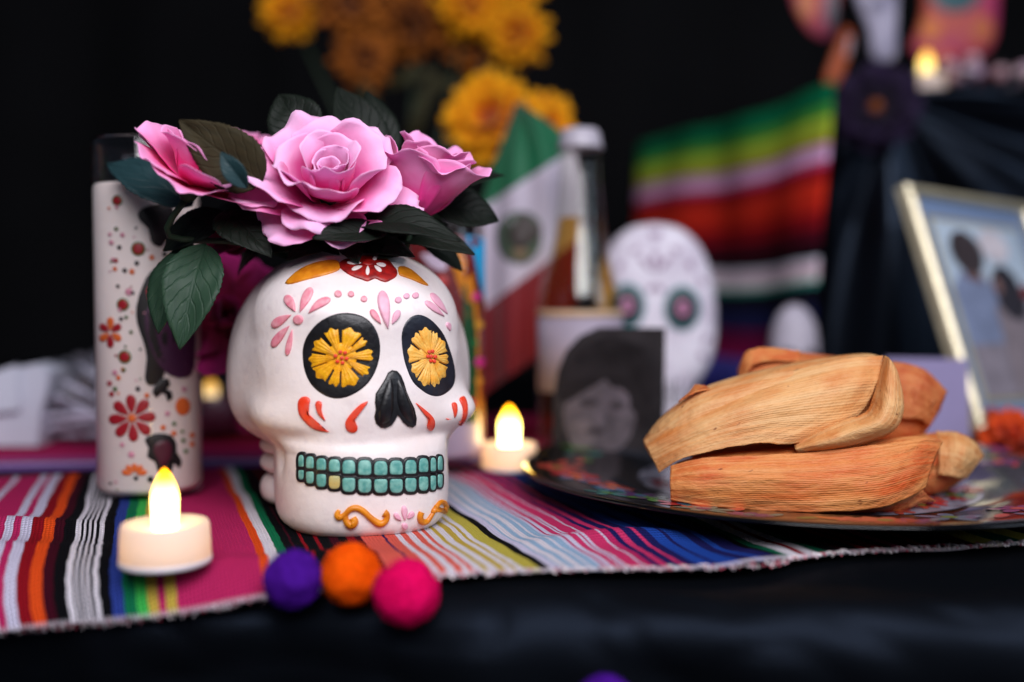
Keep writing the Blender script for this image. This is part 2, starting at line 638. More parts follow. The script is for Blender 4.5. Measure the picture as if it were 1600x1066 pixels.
# (photo x, photo y, colour to the right of that boundary)
ST = [(-260, 862, MAG), (-60, 862, LIL), (-48, 862, MAG), (0, 860, LIL), (14, 860, MAG), (26, 860, LIL), (44, 860, DRED), (63, 860, ORG),
      (81, 860, MAR), (97, 860, BLK), (115, 860, WHT), (124, 860, BLK), (128, 860, WHT), (132, 860, BLK), (136, 860, WHT),
      (140, 860, BLK), (144, 860, WHT), (148, 860, BLK), (153, 860, WHT), (161, 860, BLK), (177, 860, BLU), (195, 860, GRN),
      (212, 860, BGR), (228, 860, YEL), (243, 860, MAG), (254, 860, YEL), (270, 860, MAG),
      (394, 860, ORG), (408, 860, WHT), (426, 860, GRN), (441, 860, BLK), (448, 850, MAR), (452, 850, BLK), (466, 850, DRED), (471, 850, BLK),
      (488, 850, DRED), (494, 850, BLK), (510, 850, MAR), (524, 850, BLK), (538, 850, DRED), (552, 850, MAR), (562, 850, SAL),
      (572, 850, SAL), (597, 850, NAV), (601, 850, SAL), (619, 850, WHT), (628, 850, SAL), (639, 850, WHT), (651, 850, SAL), (662, 850, WHT),
      (669, 850, SAL), (676, 850, WHT), (688, 850, YEL), (696, 850, WHT), (709, 850, YEL), (721, 850, WHT), (730, 850, YEL), (736, 850, WHT),
      (745, 850, OLV), (769, 850, BLK), (783, 850, LIL), (797, 850, LBL), (801, 850, WHT), (812, 850, LBL), (822, 850, WHT), (833, 850, LBL),
      (843, 850, WHT), (847, 850, LBL), (859, 850, LIL), (864, 850, MAG), (868, 850, LIL), (876, 850, PNK),
      (886, 850, LIL), (890, 850, MAG), (914, 862, LIL), (919, 862, PNK), (944, 862, LIL), (948, 862, MAG), (962, 862, NAV), (972, 862, PNK), (984, 862, NAV), (1002, 862, PNK), (1010, 862, NAV),
      (1028, 862, RBL), (1050, 862, NAV), (1058, 862, RBL), (1090, 862, NAV), (1112, 862, RBL), (1125, 862, NAV), (1160, 864, BLK), (1178, 866, DGR), (1196, 866, WHT), (1222, 866, DRED), (1236, 866, WHT),
      (1256, 866, DGR), (1274, 866, BLK), (1300, 866, MAR), (1312, 866, BLK), (1330, 864, DRED), (1344, 864, MAR), (1352, 864, DRED), (1366, 862, BLK), (1384, 862, MAG), (1400, 862, MAR),
      (1430, 860, DRED), (1446, 860, BLK), (1490, 858, MAR), (1520, 858, OLV), (1560, 856, DGR), (1600, 856, OLV), (1640, 854, BLK), (1700, 850, MAG)]


def build_runner():
    bounds = [(s_of(x, y), c) for x, y, c in ST]
    bounds.sort(key=lambda k: k[0])
    send = bounds[-1][0] + 0.06
    cols, colc = [], []
    for k, (s, c) in enumerate(bounds):
        e = bounds[k + 1][0] if k + 1 < len(bounds) else send
        nsub = max(1, int((e - s) / 0.004))
        for q in range(nsub):
            cols.append(s + (e - s) * q / nsub)
            colc.append(c)
    cols.append(send)
    nu = len(cols)
    rows = [0, 0.004, 0.008, 0.014, 0.02, 0.03] + [0.03 + 0.97 * (k / 64) for k in range(1, 65)]
    vs_, uvs, fc = [], [], []
    fr = [curve_t(s, FRONT) for s in cols]
    bk = [curve_t(s, BACK) for s in cols]
    for j, r in enumerate(rows):
        for i, s in enumerate(cols):
            t = fr[i] + (bk[i] - fr[i]) * r
            # woven steps: each stripe edge wanders a little along its length
            wob = 0.0005 * noise.noise(Vector((s * 40, t * 260, 0))) + 0.0018 * noise.noise(Vector((s * 6, t * 22, 4)))
            p = E1 * (s + wob) + E2 * (t + (0.0009 * noise.noise(Vector((s * 700, 0, 2))) if j == 0 else 0))
            z = 0.0032 + 0.0020 * noise.noise(Vector((p.x * 16, p.y * 16, 1.7))) + 0.0006 * noise.noise(Vector((p.x * 60, p.y * 60, 8)))
            # a soft ruck in the cloth to the right of the skull and by the tealight
            z += 0.0045 * math.exp(-((p.x - 0.045) / 0.035) ** 2 - ((p.y - 0.452 - 0.2 * (p.x - 0.045)) / 0.010) ** 2)
            z += 0.0045 * math.exp(-((p.x + 0.245) / 0.055) ** 2 - ((p.y - 0.476) / 0.011) ** 2)
            z += 0.0035 * math.exp(-((p.x + 0.23) / 0.05) ** 2 - ((p.y - 0.435) / 0.008) ** 2)
            z += 0.0030 * math.exp(-((p.x + 0.08) / 0.03) ** 2 - ((p.y - 0.418) / 0.007) ** 2)
            z += 0.0035 * math.exp(-((p.x - 0.10) / 0.02) ** 2) * math.exp(-((t - fr[i]) / 0.02) ** 2)
            vs_.append(drape(p.x, p.y, max(0.0016, z)))
            uvs.append((s, t))
    for j in range(len(rows) - 1):
        for i in range(nu - 1):
            c = colc[i]
            if j == 0: c = tuple(a * 0.35 + b * 0.65 for a, b in zip(c, H(206, 196, 206)))
            elif j == 1: c = tuple(a * 0.7 + b * 0.3 for a, b in zip(c, H(206, 196, 206)))
            fc.append(c)
    root = thing('striped_runner', (0, 0.5, 0), 'bright woven striped cloth runner under the skull, candles and plate', 'runner')
    o = obj('woven_cloth', vs_, grid_faces(nu, len(rows)), M['weave'], root, uv=uvs, facecol=fc)
    solid(o, 0.0014, -1)
    # frayed weft threads along the front hem
    tv, tf, tc_ = [], [], []
    for k in range(900):
        s = bounds[0][0] + (send - bounds[0][0]) * random.random()
        t0 = curve_t(s, FRONT)
        ln = random.uniform(0.0004, 0.0018)
        lean = random.uniform(-0.002, 0.002)
        w = random.uniform(0.00018, 0.00035)
        z = 0.0026 + random.uniform(-0.0008, 0.0014)
        base = len(tv)
        for (dt, ds, dz) in ((0.001, 0, 0), (-ln * 0.5, lean * 0.4, 0.0004), (-ln, lean, -0.0003)):
            for sg in (-1, 1):
                p = E1 * (s + ds + sg * w) + E2 * (t0 + dt)
                tv.append(drape(p.x, p.y, max(0.0008, z + dz + 0.0002 * sg)))
        tf += [(base, base + 1, base + 3, base + 2), (base + 2, base + 3, base + 5, base + 4)]
        c = random.choice([H(210, 200, 208), H(190, 160, 170), H(225, 215, 215), H(160, 60, 80)])
        tc_ += [c, c]
    fo = obj('frayed_fringe', tv, tf, M['flat'], root, facecol=tc_)
    tag(fo, kind='stuff')


build_runner()


def stripe_sheet(name, rows, pfun, mat_, parent, nx=40, sub=4):
    """rows: [(v, colour)...] ascending; pfun(u, v) -> point"""
    vv_, cs = [], []
    for k in range(len(rows) - 1):
        for q in range(sub):
            vv_.append(rows[k][0] + (rows[k + 1][0] - rows[k][0]) * q / sub)
            cs.append(rows[k][1])
    vv_.append(rows[-1][0])
    pts, uvs, fc = [], [], []
    for v in vv_:
        for i in range(nx):
            u = i / (nx - 1)
            pts.append(pfun(u, v))
            uvs.append((u * 0.4, v))
    for j in range(len(vv_) - 1):
        fc += [cs[j]] * (nx - 1)
    return obj(name, pts, grid_faces(nx, len(vv_)), mat_, parent, uv=uvs, facecol=fc)


# second cloth lying behind the runner, its stripes running left to right
def back_cloth_p(u, v):
    x = -0.55 + 0.62 * u
    y = 0.662 + 0.10 * (x + 0.2) + v
    return Vector((x, y, 0.0035 + 0.001 * noise.noise(Vector((x * 14, y * 14, 3))) if v > 0.004 else 0.0012))


bc = stripe_sheet('magenta_cloth', [(0, H(120, 80, 150)), (0.006, H(190, 180, 215)), (0.016, H(130, 60, 140)), (0.022, H(190, 60, 140)), (0.03, H(150, 100, 160)), (0.036, MAG), (0.10, DRED), (0.13, BLK), (0.17, MAG), (0.26, BLK)],
                  back_cloth_p, M['weave2'], None)
tag(bc, 'magenta and lavender striped cloth lying flat behind the tall printed candle', 'cloth')

# ------------------------------------------------------------------ ceramic skull
SK_ANG = R(15)
SK_C = Vector(((553 - 800) / F * 0.509, 0.509, 0.0028))
SEC = [  # z, half width, front reach, back reach, exponent
    (0, 38, 53, 28, 2.6), (3, 41, 56, 29, 2.6), (8, 42.5, 57.5, 30, 2.7), (18, 43, 58, 30, 2.8), (34, 43, 57.5, 30, 2.8), (40, 44, 57, 31, 2.7), (44, 46.5, 56, 33, 2.6),
    (48, 49.5, 56.5, 40, 2.4), (53, 52, 57.5, 48, 2.25), (58, 53, 58, 54, 2.2), (66, 53.5, 58, 60, 2.2), (74, 54, 57.5, 64, 2.25), (84, 54, 57, 66, 2.3), (92, 53, 57, 66, 2.3)]
ZC, ZT = 92.0, 136.5
# local bumps: phi (deg from the front, + towards local right), z, sigma across mm, sigma z mm, height mm
BUMPS = [(-27, 85, 15, 16, -2.2), (27, 85, 15, 16, -2.2),           # eye bowls
         (0, 64, 8, 11, 1.6), (0, 100, 20, 8, 1.0),                 # nose bridge, brow
         (-26, 105, 16, 5, 1.0), (26, 105, 16, 5, 1.0),
         (-56, 56, 18, 10, 4.0), (60, 55.5, 18, 11, 9.5),               # cheek bones
         (-55, 36, 6, 8, -3.5), (55, 36, 6, 8, -3.5),               # hollow behind the teeth
         (-38, 46, 18, 4, -2.5), (38, 46, 18, 4, -2.5),             # under the cheek bones
         (0, 31, 34, 11, 1.2)]


def skull_local(phi, z):
    if z <= ZC:
        a, bf, bb, e = interp(SEC, z)
        k = 1.0
    else:
        _, a, bf, bb, e = SEC[-1]
        t = min(1.0, (z - ZC) / (ZT - ZC))
        k = max(0.0, 1 - t ** 2.25) ** (1 / 2.25)
    s, c = math.sin(phi), math.cos(phi)
    b = bf if c > 0 else bb
    r = ((abs(s) / a) ** e + (abs(c) / b) ** e) ** (-1 / e) * k
    # the round back of the cranium, blended over the face block
    zc_, lo, up = 69.0, 41.0, 69.0
    t = (zc_ - z) / lo if z < zc_ else (z - zc_) / up
    if t < 1:
        kk = (1 - t ** 2.5) ** 0.4 if z < zc_ else (1 - t ** 2.2) ** (1 / 2.2)
        A, B, yc = 63.5 * kk, 67.0 * kk, 21.0
        qa = (s / A) ** 2 + (c / B) ** 2
        qb = 2 * c * yc / B ** 2          # y = -r c, (y - yc)^2
        qc = (yc / B) ** 2 - 1
        disc = qb * qb - 4 * qa * qc
        if disc > 0:
            r2 = (-qb + math.sqrt(disc)) / (2 * qa)
            if r2 > 0:
                w = 7.0
                hh = max(0.0, min(1.0, 0.5 + 0.5 * (r2 - r) / w))
                r = r * (1 - hh) + r2 * hh + w * hh * (1 - hh) * 0.5
    for (p0, z0, sx, sz, h) in BUMPS:
        d = phi - R(p0)
        d = (d + PI) % (2 * PI) - PI
        dx = d * 57
        q = (dx / sx) ** 2 + ((z - z0) / sz) ** 2
        if q < 9: r += h * math.exp(-q * 1.2) * min(1, k * 3)
    sh = 2.4 * max(0.0, min(1.0, (46 - z) / 8))
    return r * s + sh, -r * c, z


def sk_world(x, y, z):
    c, s = math.cos(SK_ANG), math.sin(SK_ANG)
    return SK_C + Vector((x * c - y * s, x * s + y * c, z)) * 0.001


def build_skull_body(root):
    nphi = 240
    zs = [0, 1, 2, 3, 4.5, 6] + [7 + k * 1.0 for k in range(86)]
    zs += [ZC + (ZT - ZC) * math.sin(PI / 2 * k / 56) for k in range(2, 57)]
    vs_ = []
    for z in zs:
        for i in range(nphi):
            x, y, zz = skull_local(2 * PI * i / nphi, z)
            vs_.append(sk_world(x, y, zz))
    fs = grid_faces(nphi, len(zs), True)
    fs.append(tuple(range(nphi))[::-1])
    bvh = BVHTree.FromPolygons(vs_, fs)
    m, nt, b = new_mat('skull_ceramic')
    tc = nt.nodes.new('ShaderNodeTexCoord')

    def ns(sc, det, lo, hi):
        n = nt.nodes.new('ShaderNodeTexNoise'); n.inputs['Scale'].default_value = sc; n.inputs['Detail'].default_value = det
        nt.links.new(tc.outputs['Object'], n.inputs['Vector'])
        r = nt.nodes.new('ShaderNodeMapRange'); r.inputs['From Min'].default_value = lo; r.inputs['From Max'].default_value = hi
        nt.links.new(n.outputs['Fac'], r.inputs['Value'])
        return n, r.outputs[0]

    def mix(f, A, B):
        mx = nt.nodes.new('ShaderNodeMix'); mx.data_type = 'RGBA'
        nt.links.new(f, mx.inputs[0])
        for s_, v in ((6, A), (7, B)):
            if isinstance(v, tuple): mx.inputs[s_].default_value = v
            else: nt.links.new(v, mx.inputs[s_])
        return mx.outputs[2]
    _, f1 = ns(35, 6, 0.42, 0.7)
    n2, f2 = ns(900, 2, 0.76, 0.80)
    _, f3 = ns(160, 5, 0.55, 0.75)
    c = mix(f1, H(236, 226, 224), H(228, 214, 210))
    c = mix(f3, c, H(224, 212, 212))
    c = mix(f2, c, H(120, 105, 100))
    nt.links.new(c, b.inputs['Base Color'])
    b.inputs['Roughness'].default_value = 0.42
    b.inputs['Specular IOR Level'].default_value = 0.42
    bp = nt.nodes.new('ShaderNodeBump'); bp.inputs['Strength'].default_value = 0.3; bp.inputs['Distance'].default_value = 0.0008
    n4 = nt.nodes.new('ShaderNodeTexNoise'); n4.inputs['Scale'].default_value = 240; n4.inputs['Detail'].default_value = 6
    nt.links.new(tc.outputs['Object'], n4.inputs['Vector'])
    nt.links.new(n4.outputs['Fac'], bp.inputs['Height']); nt.links.new(bp.outputs[0], b.inputs['Normal'])
    M['skull'] = m
    return obj('cranium_and_jaw', vs_, fs, m, root), bvh


SK = thing('ceramic_skull', SK_C, 'white ceramic sugar skull with yellow flower eyes and teal teeth', 'skull')
sk_body, SK_BVH = build_skull_body(SK)

# stacked neck ridges behind the jaw
for k, (zz, hh) in enumerate([(11, 7.4), (24.5, 4.7), (33.5, 3.9), (43, 4.6)]):
    prof = [(0.002, -hh)] + [((23 + 8.0 * math.cos(a) ** 0.7), hh * math.sin(a)) for a in [R(-80), R(-60), R(-40), R(-20), 0, R(20), R(40), R(60), R(80)]] + [(0.002, hh)]
    c = sk_world(-16, 27, zz)
    v_, f_ = lathe([(r * 0.001, z * 0.001) for r, z in prof], c, 56)
    obj('neck_ridge', v_, f_, M['skull'], SK)


def hit(bvh, px, py, dfall=0.47):
    loc, nor, idx, dist = bvh.ray_cast(CAM, ray(px, py).normalized())
    if loc is None:
        loc, nor, idx, dist = bvh.find_nearest(CAM + ray(px, py) * dfall)
    if nor.dot(CAM - loc) < 0: nor = -nor
    return loc, nor


def relief(name, pts, mat_, parent, bvh, h=0.9, center=None, rings=((1.0, -0.15), (0.985, 0.55), (0.9, 0.88), (0.62, 1.0), (0.3, 1.0)), base=0.0, sub=1, dfall=0.47):
    """raised painted shape on a surface; outline pts in photo pixels, height h mm"""
    if sub > 1:
        m = len(pts)
        cl = list(pts) + [pts[0]]
        dense = []
        for i in range(m):
            p0, p1, p2, p3 = pts[(i - 1) % m], pts[i], pts[(i + 1) % m], pts[(i + 2) % m]
            for q in range(sub):
                f = q / sub
                dense.append(tuple(0.5 * (2 * b + (c - a) * f + (2 * a - 5 * b + 4 * c - d) * f * f + (3 * b - a - 3 * c + d) * f ** 3)
                                   for a, b, c, d in zip(p0, p1, p2, p3)))
        pts = dense
    if center is None:
        center = (sum(p[0] for p in pts) / len(pts), sum(p[1] for p in pts) / len(pts))
    n_ = len(pts)
    vs_ = []
    for (k, hk) in rings:
        for p in pts:
            x = center[0] + (p[0] - center[0]) * k
            y = center[1] + (p[1] - center[1]) * k
            l, nr = hit(bvh, x, y, dfall)
            vs_.append(l + nr * (base + h * hk) * 0.001)
    l, nr = hit(bvh, center[0], center[1], dfall)
    vs_.append(l + nr * (base + h * rings[-1][1]) * 0.001)
    fs = grid_faces(n_, len(rings), True)
    o0 = (len(rings) - 1) * n_
    fs += [(o0 + i, o0 + (i + 1) % n_, len(vs_) - 1) for i in range(n_)]
    return obj(name, vs_, fs, mat_, parent)


def petal_px(x0, y0, x1, y1, w, sharp=0.5, n_=18, bend=0.0):
    """tear-drop outline from a pointed root (x0,y0) to a round end (x1,y1)"""
    dx, dy = x1 - x0, y1 - y0
    L = math.hypot(dx, dy)
    ux, uy = dx / L, dy / L
    nx, ny = -uy, ux
    out = []
    for k in range(n_):
        a = 2 * PI * k / n_
        t = 0.5 - 0.5 * math.cos(a)
        wd = w * 0.5 * math.sin(a) * (t ** sharp) * 1.15
        bb = bend * math.sin(PI * t)
        out.append((x0 + ux * L * t + nx * (wd + bb), y0 + uy * L * t + ny * (wd + bb)))
    return out


def circ(x, y, rx, ry=None, n_=14, rot=0):
    ry = ry or rx
    c, s = math.cos(rot), math.sin(rot)
    return [(x + rx * math.cos(2 * PI * k / n_) * c - ry * math.sin(2 * PI * k / n_) * s,
             y + rx * math.cos(2 * PI * k / n_) * s + ry * math.sin(2 * PI * k / n_) * c) for k in range(n_)]


def crop(ox, oy, s, pts):
    return [(ox + x / s, oy + y / s) for x, y in pts]


PINK = mat('pink_glaze', H(224, 122, 142), 0.42, col2=H(232, 162, 172), vscale=320, bump=0.15)
PINKL = mat('pale_pink_glaze', H(232, 176, 196), 0.45, col2=H(224, 160, 180), vscale=250, bump=0.15)
RED = mat('orange_red_glaze', H(232, 60, 26), 0.38, col2=H(222, 84, 66), vscale=300, bump=0.12)
CRIM = mat('crimson_glaze', H(172, 26, 20), 0.4, col2=H(120, 14, 14), vscale=300, bump=0.15)
OCH = mat('ochre_glaze', H(222, 140, 24), 0.4, col2=H(200, 112, 12), vscale=220, bump=0.15)
GOLD = mat('yellow_glaze', H(244, 180, 20), 0.42, col2=H(226, 156, 14), vscale=400, bump=0.3, bscale=900)
GOLDP = mat('pale_yellow_glaze', H(238, 190, 96), 0.42, col2=H(240, 170, 60), vscale=300, bump=0.3, bscale=900)
INK = mat('black_glaze', H(26, 26, 30), 0.38, col2=H(14, 14, 16), vscale=180, bump=0.25, bscale=500)
INKB = mat('blue_black_glaze', H(34, 38, 50), 0.36, col2=H(22, 24, 32), vscale=120, bump=0.25, bscale=500)
TEAL = mat('teal_glaze', H(128, 184, 172), 0.4, col2=H(78, 148, 140), vscale=330, bump=0.3, bscale=600)
TEALY = mat('worn_teal_glaze', H(176, 178, 130), 0.45, col2=H(196, 170, 96), vscale=160, bump=0.3, bscale=600)

FLATR = ((1.0, -0.3), (0.985, 0.5), (0.94, 1.0), (0.7, 1.0), (0.35, 1.0))

# eye sockets
le = crop(450, 480, 7.105, [(160, 560), (165, 440), (215, 310), (330, 175), (470, 95), (610, 62), (760, 75), (880, 130), (965, 225), (1015, 350), (1026, 480), (1005, 620), (950, 760), (860, 880), (730, 970), (600, 1015), (470, 1010), (340, 945), (240, 840), (180, 700)])
re_ = crop(580, 480, 7.105, [(335, 330), (365, 200), (430, 115), (520, 82), (620, 110), (720, 190), (810, 310), (870, 460), (915, 610), (935, 760), (910, 880), (830, 960), (740, 993), (640, 975), (540, 910), (460, 830), (400, 700), (355, 540)])
eyeL = relief('eye_socket', le, INK, SK, SK_BVH, 0.45, rings=FLATR, sub=3)
eyeR = relief('eye_socket', re_, INKB, SK, SK_BVH, 0.45, rings=FLATR, sub=3)


def eye_flower(cx, cy, rx, ry, rot, petals, mat_, eye, seedk):
    rnd = random.Random(seedk)
    c, s = math.cos(rot), math.sin(rot)
    for (a0, a1, rr) in petals:
        nu, nv = 11, 7
        vs_ = []
        for j in range(nv):
            v = j / (nv - 1)
            for i in range(nu):
                u = i / (nu - 1)
                spread = 0.55 + 0.45 * min(1, v / 0.5)
                am = (a0 + a1) / 2
                a = R(am + ((a0 + a1) / 2 - am) + (u - 0.5) * (a1 - a0) * (spread if v > 0.3 else 0.9))
                rad = (0.12 + (rr - 0.12) * v)
                if j == nv - 1: rad += 0.045 * math.sin(u * PI * 3.5 + seedk + a0) - 0.10 * abs(u - 0.5) ** 2 * 2
                x, y = rad * rx * math.cos(a), -rad * ry * math.sin(a)
                X, Y = cx + x * c - y * s, cy + x * s + y * c
                l, nr = hit(SK_BVH, X, Y)
                edge = (i in (0, nu - 1)) or j == nv - 1
                hgt = 0.2 if edge else 1.15 + 0.42 * math.sin(u * PI * 7) + 0.35 * (1 - v)
                vs_.append(l + nr * (0.35 + hgt) * 0.001)
        obj('flower_petal', vs_, grid_faces(nu, nv), mat_, eye)
    vs_, fs = [], []
    o = relief('flower_heart', circ(cx, cy, rx * 0.5, ry * 0.5, 20, rot), mat_, eye, SK_BVH, 1.25, base=0.4)


PL = [(-8, 18, .98), (28, 46, .95), (50, 88, 1.0), (96, 124, 1.0), (134, 166, .97), (172, 200, 1.0), (202, 238, 1.0), (244, 266, .97), (270, 308, 1.0), (316, 340, .98)]
eye_flower(533.5, 558.5, 49, 46.5, 0, PL, GOLD, eyeL, 1)
PR = [(-22, 2, .95), (6, 42, .97), (46, 66, .95), (70, 108, 1.0), (110, 140, .98), (146, 186, 1.0), (190, 222, .97), (226, 262, 1.0), (266, 292, 1.0), (296, 334, .97)]
eye_flower(668.5, 558.5, 31.5, 46, R(-8), PR, GOLDP, eyeR, 2)
for (x, y) in [(590, 495), (640, 503), (538, 540), (605, 562), (655, 570), (560, 603), (612, 617)]:
    relief('seed_dot', circ(450 + x / 7.105, 480 + y / 7.105, 3.0, n_=10), RED, eyeL, SK_BVH, 0.8, base=2.0)
for (x, y) in [(612, 497), (650, 490), (600, 548), (634, 548), (680, 552), (630, 598), (668, 602)]:
    relief('seed_dot', circ(580 + x / 7.105, 480 + y / 7.105, 2.5, 3.0, n_=10), RED, eyeR, SK_BVH, 0.8, base=2.0)

# nose: dark heart with two bulging lobes
nose_o = crop(450, 590, 5.161, [(838, -62), (805, -40), (782, 10), (745, 70), (705, 130), (698, 200), (705, 260), (694, 320), (706, 370), (745, 405), (785, 410), (835, 385), (862, 345), (880, 305), (900, 320), (925, 360), (965, 395), (1005, 405), (1032, 385), (1038, 330), (1020, 250), (985, 180), (955, 110), (935, 40), (910, -20), (880, -55)])
nose = relief('nose_opening', nose_o, INK, SK, SK_BVH, 0.9, rings=FLATR)
relief('nostril', crop(450, 590, 5.161, [(820, -10), (770, 90), (735, 200), (718, 300), (740, 370), (785, 378), (828, 340), (848, 250), (850, 140), (845, 40)]), INK, nose, SK_BVH, 2.3, base=0.3, sub=2, rings=((1, 0), (0.85, 0.5), (0.6, 0.85), (0.3, 1.0)))
relief('nostril', crop(450, 590, 5.161, [(880, 0), (868, 90), (872, 200), (905, 290), (950, 350), (995, 375), (1018, 340), (1000, 250), (960, 150), (920, 50)]), INK, nose, SK_BVH, 2.3, base=0.3, sub=2, rings=((1, 0), (0.85, 0.5), (0.6, 0.85), (0.3, 1.0)))

# cheek strokes
C5 = lambda p: crop(450, 590, 5.161, p)
for pts in ([(80, 240), (85, 185), (115, 155), (155, 155), (180, 180), (172, 215), (160, 240), (172, 300), (205, 365), (255, 410), (335, 438), (260, 432), (190, 405), (130, 350), (92, 300)],
            [(220, 215), (235, 190), (262, 192), (275, 215), (272, 260), (285, 310), (303, 350), (270, 325), (240, 290), (228, 250)],
            [(460, 380), (470, 340), (520, 275), (585, 215), (645, 190), (625, 225), (570, 285), (540, 335), (540, 362), (562, 395), (555, 430), (525, 446), (490, 438), (468, 415)],
            [(1028, 205), (1060, 225), (1110, 265), (1155, 305), (1182, 350), (1178, 400), (1155, 428), (1128, 418), (1120, 385), (1132, 355), (1110, 310), (1070, 265)],
            [(1318, 215), (1335, 200), (1355, 210), (1362, 250), (1358, 290), (1342, 325), (1332, 280)],
            [(1380, 180), (1395, 155), (1420, 155), (1438, 190), (1446, 250), (1440, 310), (1414, 365), (1384, 396), (1400, 345), (1408, 290), (1404, 235)]):
    i0 = 3
    relief('cheek_stroke', C5(pts), RED, SK, SK_BVH, 0.9, sub=2)

# forehead decoration
C1 = lambda p: crop(400, 390, 7.105, p)
C2 = lambda p: crop(560, 390, 7.105, p)


def pet1(cr, x0, y0, x1, y1, w, **k):
    (a, b), (c, d) = cr([(x0, y0), (x1, y1)])
    return petal_px(a, b, c, d, w / 7.105, **k)


for (x0, y0, x1, y1, w, bd) in [(438, 692, 335, 512, 118, 0), (490, 700, 620, 425, 115, -1), (582, 712, 828, 545, 105, -2.5), (395, 725, 178, 860, 112, 1.5), (375, 845, 180, 1085, 105, 1.5), (405, 885, 345, 1180, 70, 0)]:
    relief('temple_petal', pet1(C1, x0, y0, x1, y1, w, bend=bd), PINK, SK, SK_BVH, 1.0)
relief('temple_flower_heart', crop(400, 390, 7.105, circ(470, 780, 56, 54)), PINK, SK, SK_BVH, 1.0)
for (x, y, rr) in [(912, 497, 42), (1055, 500, 36), (1198, 553, 38)]:
    relief('brow_dot', crop(400, 390, 7.105, circ(x, y, rr, rr * 0.9)), PINK, SK, SK_BVH, 1.0)
for (x, y, rr) in [(440, 565, 38), (530, 522, 34), (630, 515, 36)]:
    relief('brow_dot', crop(560, 390, 7.105, circ(x, y, rr, rr * 0.9)), PINKL, SK, SK_BVH, 1.0)
relief('brow_petal', pet1(C2, 325, 885, 255, 462, 150, sharp=0.55), PINKL, SK, SK_BVH, 1.6)
relief('brow_petal', pet1(C2, 250, 830, 135, 668, 85), PINK, SK, SK_BVH, 1.1)
relief('brow_petal', pet1(C2, 370, 830, 450, 675, 85), PINKL, SK, SK_BVH, 1.1)
relief('temple_petal', pet1(C2, 950, 745, 735, 575, 75), PINKL, SK, SK_BVH, 0.9)
relief('temple_petal', pet1(C2, 985, 720, 800, 485, 80), PINKL, SK, SK_BVH, 0.9)
relief('temple_petal', pet1(C2, 1015, 905, 985, 810, 55), PINKL, SK, SK_BVH, 0.8)

# crown: red flower between two ochre leaves
relief('crown_leaf', C1([(322, 378), (400, 385), (520, 350), (700, 305), (850, 262), (925, 225), (940, 170), (890, 120), (780, 125), (640, 155), (500, 215), (390, 300)]), OCH, SK, SK_BVH, 0.8, sub=2)
relief('crown_leaf', C2([(440, 200), (500, 190), (580, 225), (660, 290), (740, 365), (775, 405), (700, 385), (600, 340), (500, 305), (450, 280)]), OCH, SK, SK_BVH, 0.8, sub=2)
red_fl = relief('crown_flower', C1([(930, 205), (1010, 270), (1090, 310), (1170, 335), (1240, 358), (1320, 325), (1380, 350), (1440, 365), (1500, 340), (1560, 300), (1568, 240), (1520, 180), (1470, 120), (1380, 90), (1250, 70), (1110, 80), (1000, 110), (920, 150)]), CRIM, SK, SK_BVH, 0.9, sub=2)
for (x0, y0, x1, y1) in [(1240, 195, 1235, 300), (1180, 200, 1060, 240), (1310, 195, 1390, 260), (1330, 175, 1440, 195), (1170, 165, 1010, 160), (1290, 140, 1340, 95)]:
    relief('crown_ray', pet1(C1, x0, y0, x1, y1, 44, sharp=0.25), M['skull'], red_fl, SK_BVH, 0.5, base=0.7)
relief('crown_flower_heart', crop(400, 390, 7.105, circ(1245, 165, 75, 36)), CRIM, red_fl, SK_BVH, 1.0, base=0.8)

# teeth
TX = [(80, 140), (155, 238), (255, 358), (375, 495), (508, 645), (663, 805), (823, 965), (978, 1116), (1130, 1250), (1265, 1365), (1378, 1440), (1450, 1503)]
UT = [125, 140, 162, 172, 178, 178, 188, 183, 178, 160, 155, 138]
UB = [258, 274, 290, 306, 326, 340, 342, 336, 328, 312, 305, 293]
LT = [280, 294, 320, 336, 356, 366, 368, 367, 358, 344, 334, 322]
LB = [384, 424, 458, 478, 508, 516, 518, 518, 508, 498, 492, 466]


def tooth_px(x0, x1, yt, yb, up, g=0):
    xm, w, hgt = (x0 + x1) / 2, (x1 - x0) / 2 + g, (yb - yt) / 2 + g
    ym = (yt + yb) / 2
    out = []
    for k in range(20):
        a = 2 * PI * k / 20
        ca, sa = math.cos(a), math.sin(a)
        rounded = (sa < 0) if up else (sa > 0)
        e = 0.85 if rounded else 0.34
        out.append((xm + w * math.copysign(abs(ca) ** (0.6 if rounded else 0.34), ca), ym + hgt * math.copysign(abs(sa) ** e, sa)))
    return crop(455, 690, 6.4, out)


gum = []
for k, (x0, x1) in enumerate(TX):
    for up in (True, False):
        yt, yb = (UT[k], UB[k]) if up else (LT[k], LB[k])
        relief('tooth_outline', tooth_px(x0, x1, yt, yb, up, 27 if k < 10 else 16), INK, SK, SK_BVH, 0.75, rings=((1.0, -0.3), (0.97, 0.5), (0.9, 1.0), (0.7, 0.9), (0.35, 0.9)), base=0.0 + 0.01 * (k % 2) + 0.02 * up)
        m_ = TEALY if (k == 3 and not up) else TEAL
        relief('tooth', tooth_px(x0, x1, yt, yb, up, -4), m_, SK, SK_BVH, 0.75, rings=((1.0, 0.2), (0.95, 0.75), (0.85, 0.97), (0.5, 1.03)), base=0.32)

# chin scrolls
C7 = lambda p: crop(400, 760, 5.0, p)


def scroll(name, pts, radii, mat_, parent, n_=26):
    pp, rr = [], []
    for k in range(n_):
        t = k / (n_ - 1)
        x, y = crom(pts, t)
        (rad,) = crom([(r_,) for r_ in radii], t)
        l, nr = hit(SK_BVH, x, y)
        pp.append(l + nr * 0.0003)
        rr.append(max(0.0002, rad * 0.001))
    v_, f_ = tube(pp, rr, 10)
    return obj(name, v_, f_, mat_, parent)


